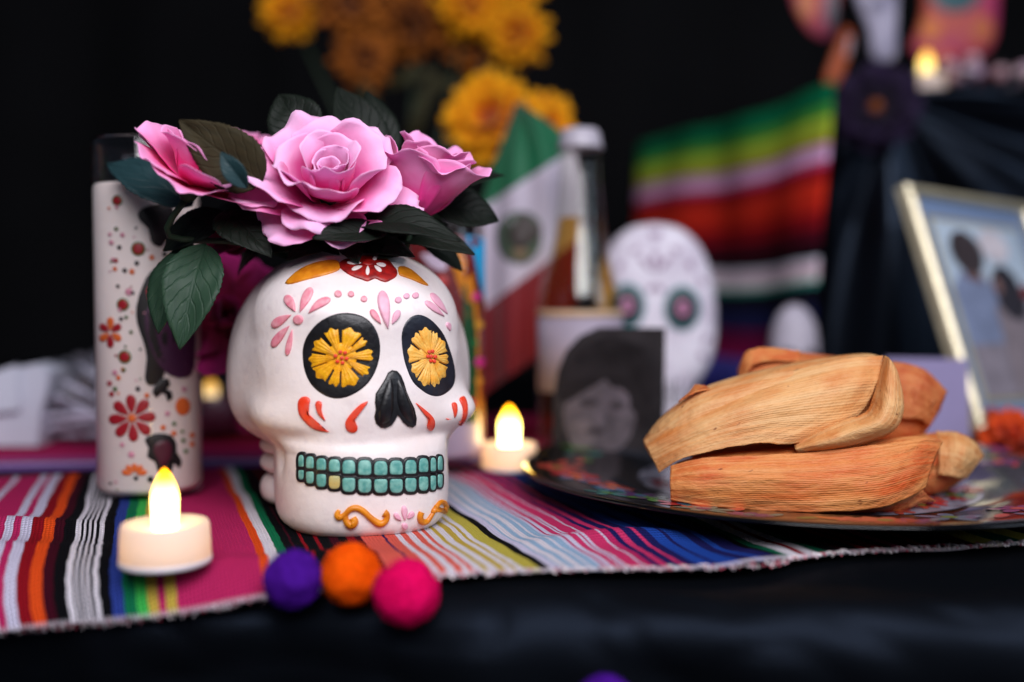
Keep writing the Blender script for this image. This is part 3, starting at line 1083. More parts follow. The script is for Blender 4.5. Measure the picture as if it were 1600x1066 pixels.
s1 = scroll('chin_scroll', C7([(650, 185), (635, 220), (650, 242), (690, 225), (735, 180), (785, 168), (840, 195), (900, 250), (965, 290), (1010, 270), (1022, 225), (1000, 205)]), [0.8, 1.5, 1.5, 1.3, 1.4, 1.5, 1.5, 1.5, 1.7, 1.5, 1.5, 1.8], OCH, SK, 48)
scroll('scroll_curl', C7([(720, 195), (700, 240), (712, 280), (745, 300), (768, 275), (755, 245)]), [0.7, 1.3, 1.7, 2.0, 2.0, 1.6], OCH, s1, 28)
s2 = scroll('chin_scroll', C7([(1290, 200), (1278, 235), (1290, 272), (1330, 272), (1370, 220), (1400, 165), (1435, 125), (1468, 130), (1482, 160)]), [1.6, 1.6, 1.6, 1.5, 1.2, 1.3, 1.2, 1.3, 1.5], OCH, SK, 40)
scroll('scroll_curl', C7([(1470, 160), (1475, 190), (1470, 230)]), [0.8, 1.5, 1.7], OCH, s2, 14)
for (x0, y0, x1, y1, w) in [(1160, 268, 1155, 150, 52), (1135, 265, 1078, 212, 46), (1180, 250, 1230, 200, 42)]:
    a, b = C7([(x0, y0), (x1, y1)])
    relief('chin_petal', petal_px(a[0], a[1], b[0], b[1], w / 5.0), PINKL, SK, SK_BVH, 1.2)
relief('chin_petal', crop(400, 760, 5.0, circ(1160, 308, 24, 24)), PINKL, SK, SK_BVH, 1.1)

# ------------------------------------------------------------------ fabric roses and their leaves
ROSE = petal_mat('pink_rose_fabric', H(252, 82, 178), H(255, 200, 240), 0.22)
ROSE2 = petal_mat('deep_pink_rose_fabric', H(252, 66, 162), H(255, 178, 228), 0.22)
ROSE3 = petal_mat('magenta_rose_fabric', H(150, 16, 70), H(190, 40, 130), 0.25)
LEAFG = leaf_mat('leaf_green', H(28, 52, 40), H(46, 70, 50), 0.5)
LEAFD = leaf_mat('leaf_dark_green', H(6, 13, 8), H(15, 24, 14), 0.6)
LEAFB = leaf_mat('leaf_brown_green', H(30, 28, 16), H(60, 50, 28), 0.75)
LEAFT = leaf_mat('leaf_blue_green', H(18, 42, 46), H(38, 64, 68), 0.5)
STEM = mat('stem_green', H(30, 50, 30), 0.6)


def frame_from(axis, xhint=(1, 0, 0)):
    Z = Vector(axis).normalized()
    X = Vector(xhint)
    X = (X - Z * X.dot(Z)).normalized()
    return X, Z.cross(X), Z


def petal(root, O, fr, az, r0, z0, L, W, p0, p1, curl, rho, ruf, seed, m_, roll=0.0, twist=0.0, nu=19, nv=19, name='petal'):
    X, Y, Z = fr
    rnd = random.Random(seed)
    ph, ph2 = rnd.uniform(0, 6), rnd.uniform(0, 6)
    path = [(r0, z0, p0)]
    r, z = r0, z0
    K = 60
    for k in range(1, K + 1):
        v = k / K
        phi = p0 + (p1 - p0) * v + curl * max(0, (v - 0.68) / 0.32) ** 1.6
        r += L / K * math.sin(phi)
        z += L / K * math.cos(phi)
        path.append((r, z, phi))
    ca, sa = math.cos(az), math.sin(az)
    vs_, uvs = [], []
    for j in range(nv):
        v = j / (nv - 1)
        for i in range(nu):
            u = -1 + 2 * i / (nu - 1)
            ve = v * (1 - 0.22 * abs(u) ** 2.2 + 0.045 * math.cos(2.6 * u + ph) * v + 0.02 * math.sin(7 * u + ph2) * v + 0.012 * noise.noise(Vector((u * 9, seed, 0))))
            kk = max(0, min(K, ve * K))
            k0 = int(min(K - 1, kk)); f = kk - k0
            r, z, phi = [path[k0][q] * (1 - f) + path[k0 + 1][q] * f for q in range(3)]
            w = (0.28 + 0.72 * math.sin(PI / 2 * min(1, ve / 0.62))) if ve < 0.62 else 1 - 0.22 * ((ve - 0.62) / 0.38) ** 2
            w *= W
            beta = u * w / rho
            lat = rho * math.sin(beta)
            sag = rho * (1 - math.cos(beta))
            sag -= roll * abs(u) ** 3.2 * ve
            sag += ruf * ve ** 2 * (math.sin(2.2 * u + ph) + 0.6 * math.sin(4.6 * u + ph2)) + 0.35 * ruf * noise.noise(Vector((u * 2.3 + seed, ve * 3, seed * 1.7)))
            sag += 0.45 * ruf * ve ** 5 * math.sin(9.5 * u + 2 * ph) + 0.10 * ruf * noise.noise(Vector((u * 7 + seed, ve * 9, seed)))
            rr = r - math.cos(phi) * sag
            zz = z + math.sin(phi) * sag
            x, y = rr * ca - (lat + twist * ve * w) * sa, rr * sa + (lat + twist * ve * w) * ca
            vs_.append(O + (X * x + Y * y + Z * zz) * 0.001)
            uvs.append((0.5 + 0.5 * u, ve))
    o = obj(name, vs_, grid_faces(nu, nv), m_, root, uv=uvs)
    solid(o, 0.00022, 0)
    return o


def rose(name, O, axis, label, layers, m_, xhint=(1, 0, 0), seed=0, stem_to=None, group='pink fabric roses in the skull'):
    root = thing(name, O, label, 'flower', group)
    fr = frame_from(axis, xhint)
    rnd = random.Random(seed)
    for li, ly in enumerate(layers):
        for k, a in enumerate(ly['az']):
            j = lambda s_: 1 + rnd.uniform(-s_, s_)
            lk = ly.get('k', [1] * 9)[k] if k < len(ly.get('k', [1] * 9)) else 1
            petal(root, O, fr, R(a + rnd.uniform(-9, 9)), ly['r0'] + rnd.uniform(0, 1.2), ly['z0'] + rnd.uniform(-1, 1), ly['L'] * lk * j(0.07), ly['W'] * j(0.14), R(ly['p0']) * j(0.2), R(ly['p1']) * j(0.2),
                  R(ly['curl']) * j(0.35), ly['rho'] * j(0.15), ly['ruf'], seed * 31 + li * 7 + k, m_, ly.get('roll', 0), ly.get('tw', 0) * rnd.uniform(-1, 1))
    # green calyx under the petals
    prof = [(0.0008, -9), (2.6, -8.5), (4.2, -6), (5.0, -3), (4.6, 0), (2.5, 2.5), (0.0008, 3)]
    v_, f_ = lathe([(r * 0.001, z * 0.001) for r, z in prof], O, 16, fr[2])
    obj('calyx', v_, f_, STEM, root)
    if stem_to is not None:
        a = O - fr[2] * 0.008
        b = a - fr[2] * 0.02
        v_, f_ = tube([crom([tuple(a), tuple(b), tuple((b + stem_to) / 2 + Vector((0, 0, 0.004))), tuple(stem_to)], t / 12) for t in range(13)], [0.0016] * 13, 8)
        obj('stem', v_, f_, STEM, root)
    return root


def ring(n_, start, jit=0, seed=1):
    rn = random.Random(seed)
    return [start + 360 * k / n_ + rn.uniform(-jit, jit) for k in range(n_)]


def leaf(root, base, tip, W, m_, nrm, bow=0.15, fold=0.25, twist=0.0, seed=0, ser=0.07, fat=0.85):
    """base, tip points (metres); W half width metres; nrm the way its upper face looks"""
    rn = random.Random(seed)
    nu, nv = 11, 41
    d = tip - base
    L = d.length
    t = d.normalized()
    n0 = (Vector(nrm) - t * Vector(nrm).dot(t)).normalized()
    vs_, uvs = [], []
    for j in range(nv):
        v = j / (nv - 1)
        n1 = (Matrix.Rotation(twist * (v - 0.5), 3, t) @ n0)
        sd = t.cross(n1)
        c = base + d * v + n0 * (bow * L * math.sin(PI * v))
        w = W * (math.sin(PI * v ** fat) ** 0.85 if 0 < v < 1 else 0.02)
        saw = (v * 17) % 1.0
        for i in range(nu):
            u = -1 + 2 * i / (nu - 1)
            ww = w * (1 + (ser * (1 - saw) - ser * 0.4 if abs(u) > 0.99 else 0))
            lift = fold * abs(u) * w + 0.10 * W * noise.noise(Vector((u * 1.6 + seed, v * 4, seed * 2.3)))
            vs_.append(c + sd * (u * ww) + n1 * lift)
            uvs.append((u, v))
    o = obj('leaf', vs_, grid_faces(nu, nv), m_, root, uv=uvs)
    solid(o, 0.0004, 0)
    return o


SKTOP = SK_C + Vector((-0.004, 0.012, 0.128))
# centre rose, facing up and towards the viewer
viewdir = (CAM - P(520, 275, 462)).normalized()
ax = (viewdir * math.cos(R(44)) + Vector((0, 0, 1)) * math.sin(R(44))).normalized()
O1 = P(514, 307, 478)
LY1 = [dict(az=ring(3, 20), r0=0.8, z0=4, L=18, W=9, p0=12, p1=6, curl=16, rho=5.5, ruf=0.8, tw=0.1),
       dict(az=ring(3, 75, 12, 3), r0=2, z0=3, L=22, W=14, p0=18, p1=10, curl=22, rho=9.5, ruf=1.2, tw=0.16),
       dict(az=ring(3, 30, 14, 5), r0=3, z0=2, L=27, W=19, p0=28, p1=18, curl=34, rho=14, ruf=1.7, roll=2.0, tw=0.16),
       dict(az=[95, 20, 170, 250], r0=4, z0=1, L=32, W=23, p0=46, p1=30, curl=55, rho=19, ruf=2.4, roll=4),
       dict(az=[60, 128, 192, 262, 332], k=[1, 1, 1, .76, .96], r0=4.5, z0=0, L=37, W=21, p0=62, p1=50, curl=52, rho=25, ruf=3.0, roll=6),
       dict(az=[228, 178, 312, 2, 275], k=[.82, .98, .76, .98, .62], r0=4, z0=-2, L=43, W=22, p0=82, p1=70, curl=36, rho=34, ruf=3.4, roll=5)]
rose1 = rose('pink_rose', O1, ax, 'large open pink fabric rose on top of the white skull', LY1, ROSE, seed=3, stem_to=SKTOP)

# left rose, lying over on its side
LY2 = [dict(az=ring(3, 10), r0=0.6, z0=4, L=15, W=8, p0=8, p1=2, curl=6, rho=4.5, ruf=0.4),
       dict(az=ring(4, 50, 8, 3), r0=2, z0=2, L=19, W=13, p0=20, p1=12, curl=20, rho=9, ruf=0.8),
       dict(az=ring(5, 15, 8, 4), r0=3, z0=1, L=25, W=17, p0=48, p1=36, curl=30, rho=18, ruf=1.4, roll=2),
       dict(az=[180, 232, 272, 312, 350, 30, 90, 140], k=[1, 1, .95, 1.1, 1.25, 1.2, 1, 1], r0=3.5, z0=0, L=31, W=19, p0=74, p1=68, curl=14, rho=30, ruf=2.2, roll=3)]
ax2 = (Vector((0.42, 0.0, 0.86)) + viewdir * 0.22).normalized()
rose2 = rose('pink_rose', P(300, 288, 470), ax2, 'pink rose leaning left beside the tall printed candle', LY2, ROSE2, seed=9, stem_to=SKTOP + Vector((-0.02, 0.0, 0)))

# right rose, a deep upright cup
LY3 = [dict(az=ring(3, 10), r0=0.6, z0=4, L=24, W=10, p0=6, p1=4, curl=20, rho=5, ruf=0.8),
       dict(az=ring(5, 40, 8, 6), r0=2, z0=2, L=30, W=14, p0=14, p1=12, curl=45, rho=9, ruf=1.4),
       dict(az=[205, 262, 318, 20, 80, 140], r0=3, z0=0, L=38, W=20, p0=26, p1=14, curl=48, rho=14, ruf=1.8, roll=2),
       dict(az=[285, 235, 345, 60, 150], r0=3, z0=-1, L=38, W=22, p0=42, p1=18, curl=62, rho=18, ruf=2.0, roll=3)]
ax3 = (Vector((0.26, 0.05, 0.95)) + viewdir * 0.20).normalized()
rose3 = rose('pink_rose', P(650, 332, 494), ax3, 'upright cupped pink rose at the right of the skull top', LY3, ROSE2, seed=14, stem_to=SKTOP + Vector((0.02, 0, 0)))
# roses half hidden behind
LY4 = [dict(az=ring(4, 10), r0=1, z0=2, L=18, W=10, p0=16, p1=8, curl=20, rho=7, ruf=0.8),
       dict(az=ring(5, 30, 8, 4), r0=3, z0=0, L=26, W=16, p0=52, p1=44, curl=26, rho=18, ruf=1.6, roll=2)]
rose4 = rose('pink_rose', P(380, 262, 545), Vector((0.15, -0.1, 0.95)), 'pink rose mostly hidden behind the brownish leaf', LY4, ROSE2, seed=21, stem_to=SKTOP)
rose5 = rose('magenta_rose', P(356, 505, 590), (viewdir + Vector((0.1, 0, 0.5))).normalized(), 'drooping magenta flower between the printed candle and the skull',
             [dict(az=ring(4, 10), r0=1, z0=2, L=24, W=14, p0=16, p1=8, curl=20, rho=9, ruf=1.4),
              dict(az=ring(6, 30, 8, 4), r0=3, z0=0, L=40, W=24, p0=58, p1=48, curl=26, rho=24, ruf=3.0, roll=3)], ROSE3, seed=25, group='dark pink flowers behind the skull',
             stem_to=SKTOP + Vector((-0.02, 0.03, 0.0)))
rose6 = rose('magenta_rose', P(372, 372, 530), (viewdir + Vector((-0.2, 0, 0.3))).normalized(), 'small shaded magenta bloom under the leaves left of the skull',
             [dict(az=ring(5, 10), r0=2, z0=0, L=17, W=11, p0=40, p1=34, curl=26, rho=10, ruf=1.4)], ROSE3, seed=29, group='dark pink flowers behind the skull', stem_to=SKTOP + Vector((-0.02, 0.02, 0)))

cam_n = Vector((0, -1, 0.25))


def lf(root, bx, by, tx, ty, wpx, D0, D1, m_, nrm=None, **k):
    D = (D0 + D1) / 2
    return leaf(root, P(bx, by, D0), P(tx, ty, D1), wpx * 0.5 * D / F * 0.001, m_, nrm or cam_n, **k)


lf(rose2, 410, 284, 280, 188, 96, 452, 450, LEAFB, Vector((-0.2, -1, 0.1)), bow=0.06, fold=0.1, seed=1, fat=0.62)
lf(rose2, 386, 294, 345, 238, 34, 442, 438, LEAFT, Vector((-0.3, -1, 0.5)), bow=0.1, fold=0.5, seed=2)
lf(rose2, 300, 322, 168, 256, 92, 505, 520, LEAFT, Vector((0, -0.7, 0.7)), bow=0.08, seed=3, fat=0.7)
lf(rose1, 322, 382, 281, 546, 88, 478, 462, LEAFG, Vector((0.15, -1, 0.35)), bow=0.10, fold=0.32, seed=4, fat=0.75)
lf(rose1, 300, 378, 248, 522, 78, 492, 482, LEAFG, Vector((-0.5, -1, 0.2)), bow=0.08, fold=0.2, seed=5)
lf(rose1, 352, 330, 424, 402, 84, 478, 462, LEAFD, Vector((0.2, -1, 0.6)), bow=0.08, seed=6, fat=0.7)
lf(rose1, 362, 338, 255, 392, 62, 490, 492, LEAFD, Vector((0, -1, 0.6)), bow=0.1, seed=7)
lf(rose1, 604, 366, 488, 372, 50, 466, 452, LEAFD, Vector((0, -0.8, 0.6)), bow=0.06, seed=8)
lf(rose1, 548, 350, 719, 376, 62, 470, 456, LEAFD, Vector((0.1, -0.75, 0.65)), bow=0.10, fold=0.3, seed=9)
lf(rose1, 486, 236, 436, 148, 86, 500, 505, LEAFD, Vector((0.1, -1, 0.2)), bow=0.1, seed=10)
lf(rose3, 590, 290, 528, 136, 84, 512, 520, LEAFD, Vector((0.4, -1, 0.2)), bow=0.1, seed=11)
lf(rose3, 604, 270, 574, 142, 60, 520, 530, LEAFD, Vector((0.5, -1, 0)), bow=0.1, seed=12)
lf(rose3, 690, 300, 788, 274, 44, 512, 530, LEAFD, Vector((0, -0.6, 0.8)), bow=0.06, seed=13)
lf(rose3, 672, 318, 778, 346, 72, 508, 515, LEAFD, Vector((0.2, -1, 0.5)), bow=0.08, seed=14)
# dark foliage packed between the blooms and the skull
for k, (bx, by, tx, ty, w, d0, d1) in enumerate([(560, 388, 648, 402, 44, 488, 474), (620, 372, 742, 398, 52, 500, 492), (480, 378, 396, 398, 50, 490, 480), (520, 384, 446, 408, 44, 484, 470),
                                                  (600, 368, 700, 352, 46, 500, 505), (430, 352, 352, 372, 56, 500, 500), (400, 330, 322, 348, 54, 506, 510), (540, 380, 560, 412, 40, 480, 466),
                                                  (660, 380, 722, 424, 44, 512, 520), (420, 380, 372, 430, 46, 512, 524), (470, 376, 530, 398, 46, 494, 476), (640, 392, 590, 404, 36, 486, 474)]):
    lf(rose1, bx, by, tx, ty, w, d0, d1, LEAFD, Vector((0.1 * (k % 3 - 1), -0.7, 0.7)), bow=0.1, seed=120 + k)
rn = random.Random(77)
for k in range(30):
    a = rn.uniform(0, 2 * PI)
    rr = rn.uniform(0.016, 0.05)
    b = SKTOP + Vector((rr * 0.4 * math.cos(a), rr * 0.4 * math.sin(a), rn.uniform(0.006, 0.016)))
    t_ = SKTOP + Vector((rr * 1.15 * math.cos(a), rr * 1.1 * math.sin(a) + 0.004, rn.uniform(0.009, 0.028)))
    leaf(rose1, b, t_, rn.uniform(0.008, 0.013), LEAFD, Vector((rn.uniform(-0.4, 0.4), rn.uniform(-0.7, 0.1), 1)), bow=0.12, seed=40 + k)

# ------------------------------------------------------------------ candles
WAXG = mat('led_candle_plastic', H(238, 226, 220), 0.5, sss=0.0)
_nt = WAXG.node_tree
_b = _nt.nodes['Principled BSDF']
_t = _nt.nodes.new('ShaderNodeBsdfTranslucent'); _t.inputs[0].default_value = (0.95, 0.82, 0.72, 1)
_ms = _nt.nodes.new('ShaderNodeMixShader'); _ms.inputs[0].default_value = 0.42
_nt.links.new(_b.outputs[0], _ms.inputs[1]); _nt.links.new(_t.outputs[0], _ms.inputs[2])
_nt.links.new(_ms.outputs[0], _nt.nodes['Material Output'].inputs[0])


def flame(root, c, r, h, m_):
    prof = [(0.86, 0), (0.90, 0.15), (0.96, 0.34), (1.0, 0.52), (0.97, 0.60), (0.84, 0.70), (0.62, 0.81), (0.38, 0.91), (0.18, 0.975), (0.01, 1.0)]
    n_ = 28
    vs_, uvs = [], []
    for (k, z) in prof:
        for i in range(n_):
            a = 2 * PI * i / n_
            vs_.append((c[0] + r * k * math.cos(a), c[1] + r * k * math.sin(a), c[2] + h * z))
            uvs.append((0, z))
    fs = grid_faces(n_, len(prof), True)
    o = obj('flame_bulb', vs_, fs, m_, root, uv=uvs)
    subsurf(o, 1)
    return o


def tealight(loc, label, r=0.018, h=0.0165, fr=0.0062, fh=0.029, inner=0.02, fm=None):
    root = thing('tealight', loc, label, 'candle', 'battery tealight candles with glowing flame bulbs')
    x, y, z = loc
    prof = [(0.0002, 0.0), (r * 0.95, 0), (r, 0.0012), (r * 0.99, h * 0.5), (r * 0.965, h - 0.0012), (r * 0.93, h), (r * 0.82, h - 0.0007), (r * 0.5, h - 0.0022), (fr * 0.9, h - 0.0026), (fr * 0.8, h - 0.004)]
    v_, f_ = lathe(prof, loc, 56)
    o = obj('candle_body', v_, f_, WAXG, root)
    v_, f_ = lathe([(r * 0.9, -0.0002), (r * 1.012, 0), (r * 1.018, 0.0010), (r * 1.012, 0.0021), (r * 0.985, 0.0023)], loc, 56)
    obj('base_ring', v_, f_[:-1], M['ring'], root)
    flame(root, (x, y, z + h - 0.0040), fr, fh, fm or M['flame'])
    if inner:
        d = bpy.data.lights.new('bulb_glow', 'POINT')
        d.energy = inner
        d.color = (1.0, 0.62, 0.28)
        d.shadow_soft_size = 0.003
        l = bpy.data.objects.new('bulb_glow', d)
        COL.objects.link(l)
        l.location = (x, y, z + h * 0.55)
    return root


g = G(259, 884, 0.004)
tealight((g.x, g.y, 0.0055), 'glowing white tealight in front of the tall printed candle', fr=0.0055, fh=0.0262, inner=0.003)
g = G(796, 733, 0.004)
tealight((g.x, g.y, 0.0042), 'glowing white tealight between the skull and the beer bottle', fr=0.0072, inner=0.008)

GLASS = glass_mat('clear_glass')
WAX = mat('candle_wax', H(232, 218, 214), 0.45, var=0.08, vscale=30, sss=0.15)


def cyl_bvh(c, r, h):
    v_, f_ = lathe([(r, -0.01), (r, h * 0.5), (r, h)], c, 128)
    return BVHTree.FromPolygons(v_, f_)


# tall printed candle
cj = G(236, 780)
cj.z = 0.0035
CR, CH = 0.0284, 0.197
can = thing('printed_candle', cj, 'tall glass candle printed with red flowers on white wax', 'candle')
glass_prof = [(0.0002, 0), (CR * 0.92, 0), (CR * 0.99, 0.003), (CR, 0.008), (CR, CH - 0.002), (CR * 0.985, CH), (CR * 0.95, CH - 0.001), (CR * 0.94, CH - 0.006), (CR * 0.94, 0.176)]
v_, f_ = lathe(glass_prof, cj, 72)
obj('glass', v_, f_[:-1], GLASS, can)
v_, f_ = lathe([(0.0002, 0.0035), (CR * 0.90, 0.0035), (CR * 0.985, 0.007), (CR * 0.985, 0.171), (CR * 0.95, 0.1725), (0.0002, 0.1715)], cj, 72)
obj('wax', v_, f_, WAX, can)
CB = cyl_bvh(cj, CR, CH)
PRT = lambda nm, c_: mat(nm, c_, 0.45, spec=0.5)
pRED, pGRN, pORG, pPNK, pBLK, pMAR, pPUR = PRT('print_red', H(150, 22, 34)), PRT('print_green', H(66, 96, 40)), PRT('print_orange', H(206, 96, 40)), PRT('print_pink', H(196, 130, 150)), PRT('print_black', H(18, 12, 16)), PRT('print_maroon', H(70, 18, 36)), PRT('print_purple', H(62, 24, 58))
THIN = ((1.0, 0.0), (0.99, 1.0), (0.5, 1.0))
K3 = lambda p: crop(140, 220, 3.555, p)
K4 = lambda p: crop(140, 500, 3.555, p)


def deco(name, pts, m_, parent=can, bvh=CB, h=0.04, base=0.06, center=None, sub=1, dfall=0.575):
    return relief(name, pts, m_, parent, bvh, h, rings=THIN, base=base, center=center, sub=sub, dfall=dfall)


fx, fy = 140 + 236 / 3.555, 500 + 545 / 3.555
for k in range(8):
    a = R(90 + 45 * k + 4)
    deco('printed_petal', petal_px(fx + 5 * math.cos(a), fy - 5 * math.sin(a), fx + 37 * math.cos(a), fy - 37 * math.sin(a), 19, sharp=0.6), pRED)
deco('printed_dot', circ(fx, fy, 6.5), pORG, base=0.11)
for (x, y, rr) in [(270, 600, 34), (185, 910, 30), (153, 332, 25)]:
    X, Y = 140 + x / 3.555, 220 + y / 3.555
    d = deco('printed_dot', circ(X, Y, rr / 3.0, n_=18), pGRN)
    deco('dot_centre', circ(X, Y, rr / 3.9, n_=18), pRED, d, base=0.11)
X, Y = 140 + 195 / 3.555, 500 + 205 / 3.555
d = deco('printed_dot', circ(X, Y, 10.5, n_=18), pGRN); deco('dot_centre', circ(X, Y, 8, n_=18), pRED, d, base=0.11)
X, Y = 140 + 518 / 3.555, 500 + 480 / 3.555
deco('printed_dot', circ(X, Y, 12, 14, n_=18), pORG)
for k in range(5):
    a = R(20 + 35 * k)
    deco('printed_petal', petal_px(210 + 4 * math.cos(a), 743 - 4 * math.sin(a), 210 + 21 * math.cos(a), 743 - 19 * math.sin(a), 10), pORG)
for (x, y, rr, m_) in [(345, 648, 14, pORG), (235, 727, 15, pORG), (140, 712, 12, pORG), (165, 593, 12, pBLK), (262, 680, 13, pBLK), (157, 808, 10, pBLK), (175, 990, 11, pBLK), (415, 630, 13, pBLK), (120, 565, 13, pPNK), (218, 840, 20, pPNK), (147, 490, 11, pGRN), (130, 660, 11, pPNK)]:
    deco('printed_dot', circ(140 + x / 3.555, 220 + y / 3.555, rr / 3.4), m_)
for (x, y, rr, m_) in [(188, 278, 13, pGRN), (268, 383, 13, pBLK), (318, 420, 14, pORG), (408, 598, 15, pORG), (468, 630, 15, pORG), (470, 577, 12, pGRN), (432, 520, 14, pPNK), (338, 885, 17, pBLK), (232, 748, 18, pPNK), (515, 620, 10, pGRN), (520, 670, 12, pGRN), (535, 730, 12, pGRN), (570, 640, 14, pORG), (570, 690, 14, pORG), (140, 293, 15, pPNK), (160, 322, 13, pORG), (110, 352, 14, pRED), (122, 412, 14, pRED), (525, 385, 14, pPNK)]:
    deco('printed_dot', circ(140 + x / 3.555, 500 + y / 3.555, rr / 3.4), m_)
fx, fy = 140 + 115 / 3.555, 500 + 70 / 3.555
for k in range(6):
    a = R(30 + 60 * k)
    deco('printed_petal', petal_px(fx + 2 * math.cos(a), fy - 2 * math.sin(a), fx + 19 * math.cos(a), fy - 24 * math.sin(a), 13), pORG if k % 2 else pRED)
rq = random.Random(8)
for k in range(46):
    px_, py_ = rq.uniform(166, 232), rq.uniform(318, 770)
    if math.hypot(px_ - 207, py_ - 653) < 44 or math.hypot(px_ - 172, py_ - 520) < 28: continue
    deco('printed_dot', circ(px_, py_, rq.choice([1.6, 2.2, 3.0, 3.8]), n_=10), rq.choice([pRED, pPNK, pORG, pGRN, pBLK, pPNK]))
# dark wavy silhouette down the right side of the print
deco('printed_silhouette', K3([(268, 400), (330, 360), (450, 350), (470, 430), (465, 520), (420, 560), (400, 590), (370, 585), (340, 560), (325, 490), (285, 450)]), pBLK, sub=2)
deco('printed_silhouette', [(262, 412), (235, 425), (222, 448), (213, 478), (214, 505), (224, 535), (229, 560), (226, 590), (232, 602), (246, 600), (256, 588), (262, 560), (285, 500), (290, 430)], pBLK, sub=2)
deco('printed_panel', [(240, 430), (228, 455), (232, 470), (262, 468), (266, 430)], pRED, base=0.11)
deco('printed_panel', [(236, 476), (226, 500), (234, 540), (248, 570), (268, 588), (292, 590), (304, 570), (304, 490), (290, 470)], pPUR, base=0.13, sub=2)
deco('printed_silhouette', [(240, 605), (252, 592), (264, 592), (266, 602), (256, 606), (268, 612), (270, 622), (262, 628), (264, 618), (252, 614), (244, 622), (238, 614)], pBLK, base=0.12)
deco('printed_silhouette', [(232, 700), (226, 688), (234, 680), (250, 677), (268, 681), (276, 694), (276, 706), (284, 720), (280, 732), (272, 722), (268, 738), (254, 742), (246, 736), (242, 722), (230, 714)], pBLK, sub=2)
deco('printed_panel', [(240, 704), (244, 692), (258, 688), (268, 696), (266, 716), (254, 730), (246, 718)], pMAR, base=0.13, sub=2)

# second glass candle behind the skull with a bright picture
cv = G(690, 741)
cv.z = 0.0035
VR, VH = 0.0284, 0.157
can2 = thing('picture_candle', cv, 'glass candle with red, gold and green picture behind the skull', 'candle')
v_, f_ = lathe([(0.0002, 0), (VR * 0.92, 0), (VR * 0.99, 0.003), (VR, 0.008), (VR, VH - 0.002), (VR * 0.985, VH), (VR * 0.95, VH - 0.001), (VR * 0.94, 0.142)], cv, 64)
obj('glass', v_, f_[:-1], GLASS, can2)
v_, f_ = lathe([(0.0002, 0.01), (VR * 0.90, 0.01), (VR * 0.955, 0.014), (VR * 0.955, 0.138), (0.0002, 0.1375)], cv, 64)
obj('wax', v_, f_, mat('lilac_wax', H(196, 176, 196), 0.45), can2)
VB = cyl_bvh(cv, VR, VH)
D2 = dict(parent=can2, bvh=VB, dfall=0.65)
deco('printed_panel', [(640, 372), (700, 366), (742, 372), (757, 380), (757, 560), (757, 685), (640, 690)], PRT('print_deep_red', H(110, 16, 20)), **D2)
deco('printed_band', [(690, 374), (712, 374), (738, 430), (748, 500), (750, 640), (742, 640), (738, 510), (726, 440), (700, 390)], PRT('print_gold', H(212, 128, 24)), base=0.25, **D2)
deco('printed_band', [(725, 440), (738, 470), (744, 520), (746, 660), (722, 660), (722, 520)], PRT('print_leaf_green', H(18, 70, 34)), base=0.3, **D2)
deco('printed_panel', [(726, 368), (757, 372), (757, 470), (748, 440), (740, 400)], PRT('print_sky_blue', H(30, 160, 214)), base=0.35, **D2)
for (x, y, rr, c_) in [(744, 464, 7, H(206, 40, 130)), (748, 508, 7, H(214, 150, 40)), (749, 566, 8, H(206, 40, 130)), (748, 596, 6, H(214, 140, 40)), (736, 630, 8, H(190, 30, 60)), (690, 440, 10, H(190, 60, 60)), (742, 536, 5, H(30, 120, 60))]:
    deco('printed_dot', circ(x, y, rr), PRT('print_spot', c_), base=0.45, **D2)

# small frosted votive glowing far behind
gv = Vector(P(332, 655, 790)); gv.z = 0.002
vt = thing('votive_glass', gv, 'small frosted votive with yellow glow seen between candle and skull', 'candle')
v_, f_ = lathe([(0.0002, 0), (0.02, 0), (0.022, 0.003), (0.0235, 0.055), (0.022, 0.055), (0.0205, 0.006), (0.0002, 0.005)], gv, 40)
obj('glass', v_, f_, glass_mat('frosted_glass', (0.9, 0.85, 0.9, 1), 0.25), vt)
flame(vt, (gv.x - 0.001, gv.y - 0.0, gv.z + 0.033), 0.006, 0.016, flame_mat('dim_flame', 1.6))
v_, f_ = lathe([(0.0002, 0.006), (0.019, 0.006), (0.0195, 0.034), (0.0002, 0.035)], gv, 32)
obj('wax', v_, f_, mat('votive_wax', H(120, 60, 80), 0.5), vt)

# ------------------------------------------------------------------ pom-poms on the table edge
def pompom(px, py, D, rpx, col, label):
    c = P(px, py, D)
    r = rpx * D / F * 0.001
    bm = bmesh.new()
    bmesh.ops.create_icosphere(bm, subdivisions=5, radius=1)
    vs_ = []
    for v in bm.verts:
        d = v.co.normalized()
        k = 1 + 0.10 * noise.noise(d * 1.8 + Vector((px, 0, 0))) + 0.035 * noise.noise(d * 14 + Vector((px, 0, 3))) + 0.03 * noise.noise(d * 40)
        vs_.append(c + d * r * k)
    fs = [tuple(v.index for v in f.verts) for f in bm.faces]
    bm.free()
    m_ = mat(label.split()[0] + '_felt', col, 0.95, var=0.25, vscale=500, bump=0.8, bscale=1200, spec=0.02, sheen=0.0)
    o = obj('pompom', vs_, fs, m_)
    rn_ = random.Random(int(px))
    hv, hf = [], []
    for k in range(2600):
        d = Vector((rn_.gauss(0, 1), rn_.gauss(0, 1), rn_.gauss(0, 1))).normalized()
        e = Vector((rn_.gauss(0, 1), rn_.gauss(0, 1), rn_.gauss(0, 1)))
        e = (e - d * e.dot(d)).normalized()
        ln = r * rn_.uniform(0.06, 0.16)
        p0 = c + d * r * 0.98
        p1 = p0 + d * ln + e * ln * rn_.uniform(0, 0.9)
        sd = d.cross(e) * 0.00013
        b0 = len(hv)
        hv += [p0 - sd, p0 + sd, p1]
        hf.append((b0, b0 + 1, b0 + 2))
    fz = obj('yarn_fuzz', hv, hf, m_, o)
    tag(fz, kind='stuff')
    return tag(o, label, 'pompom', 'wool pompoms at the table edge')


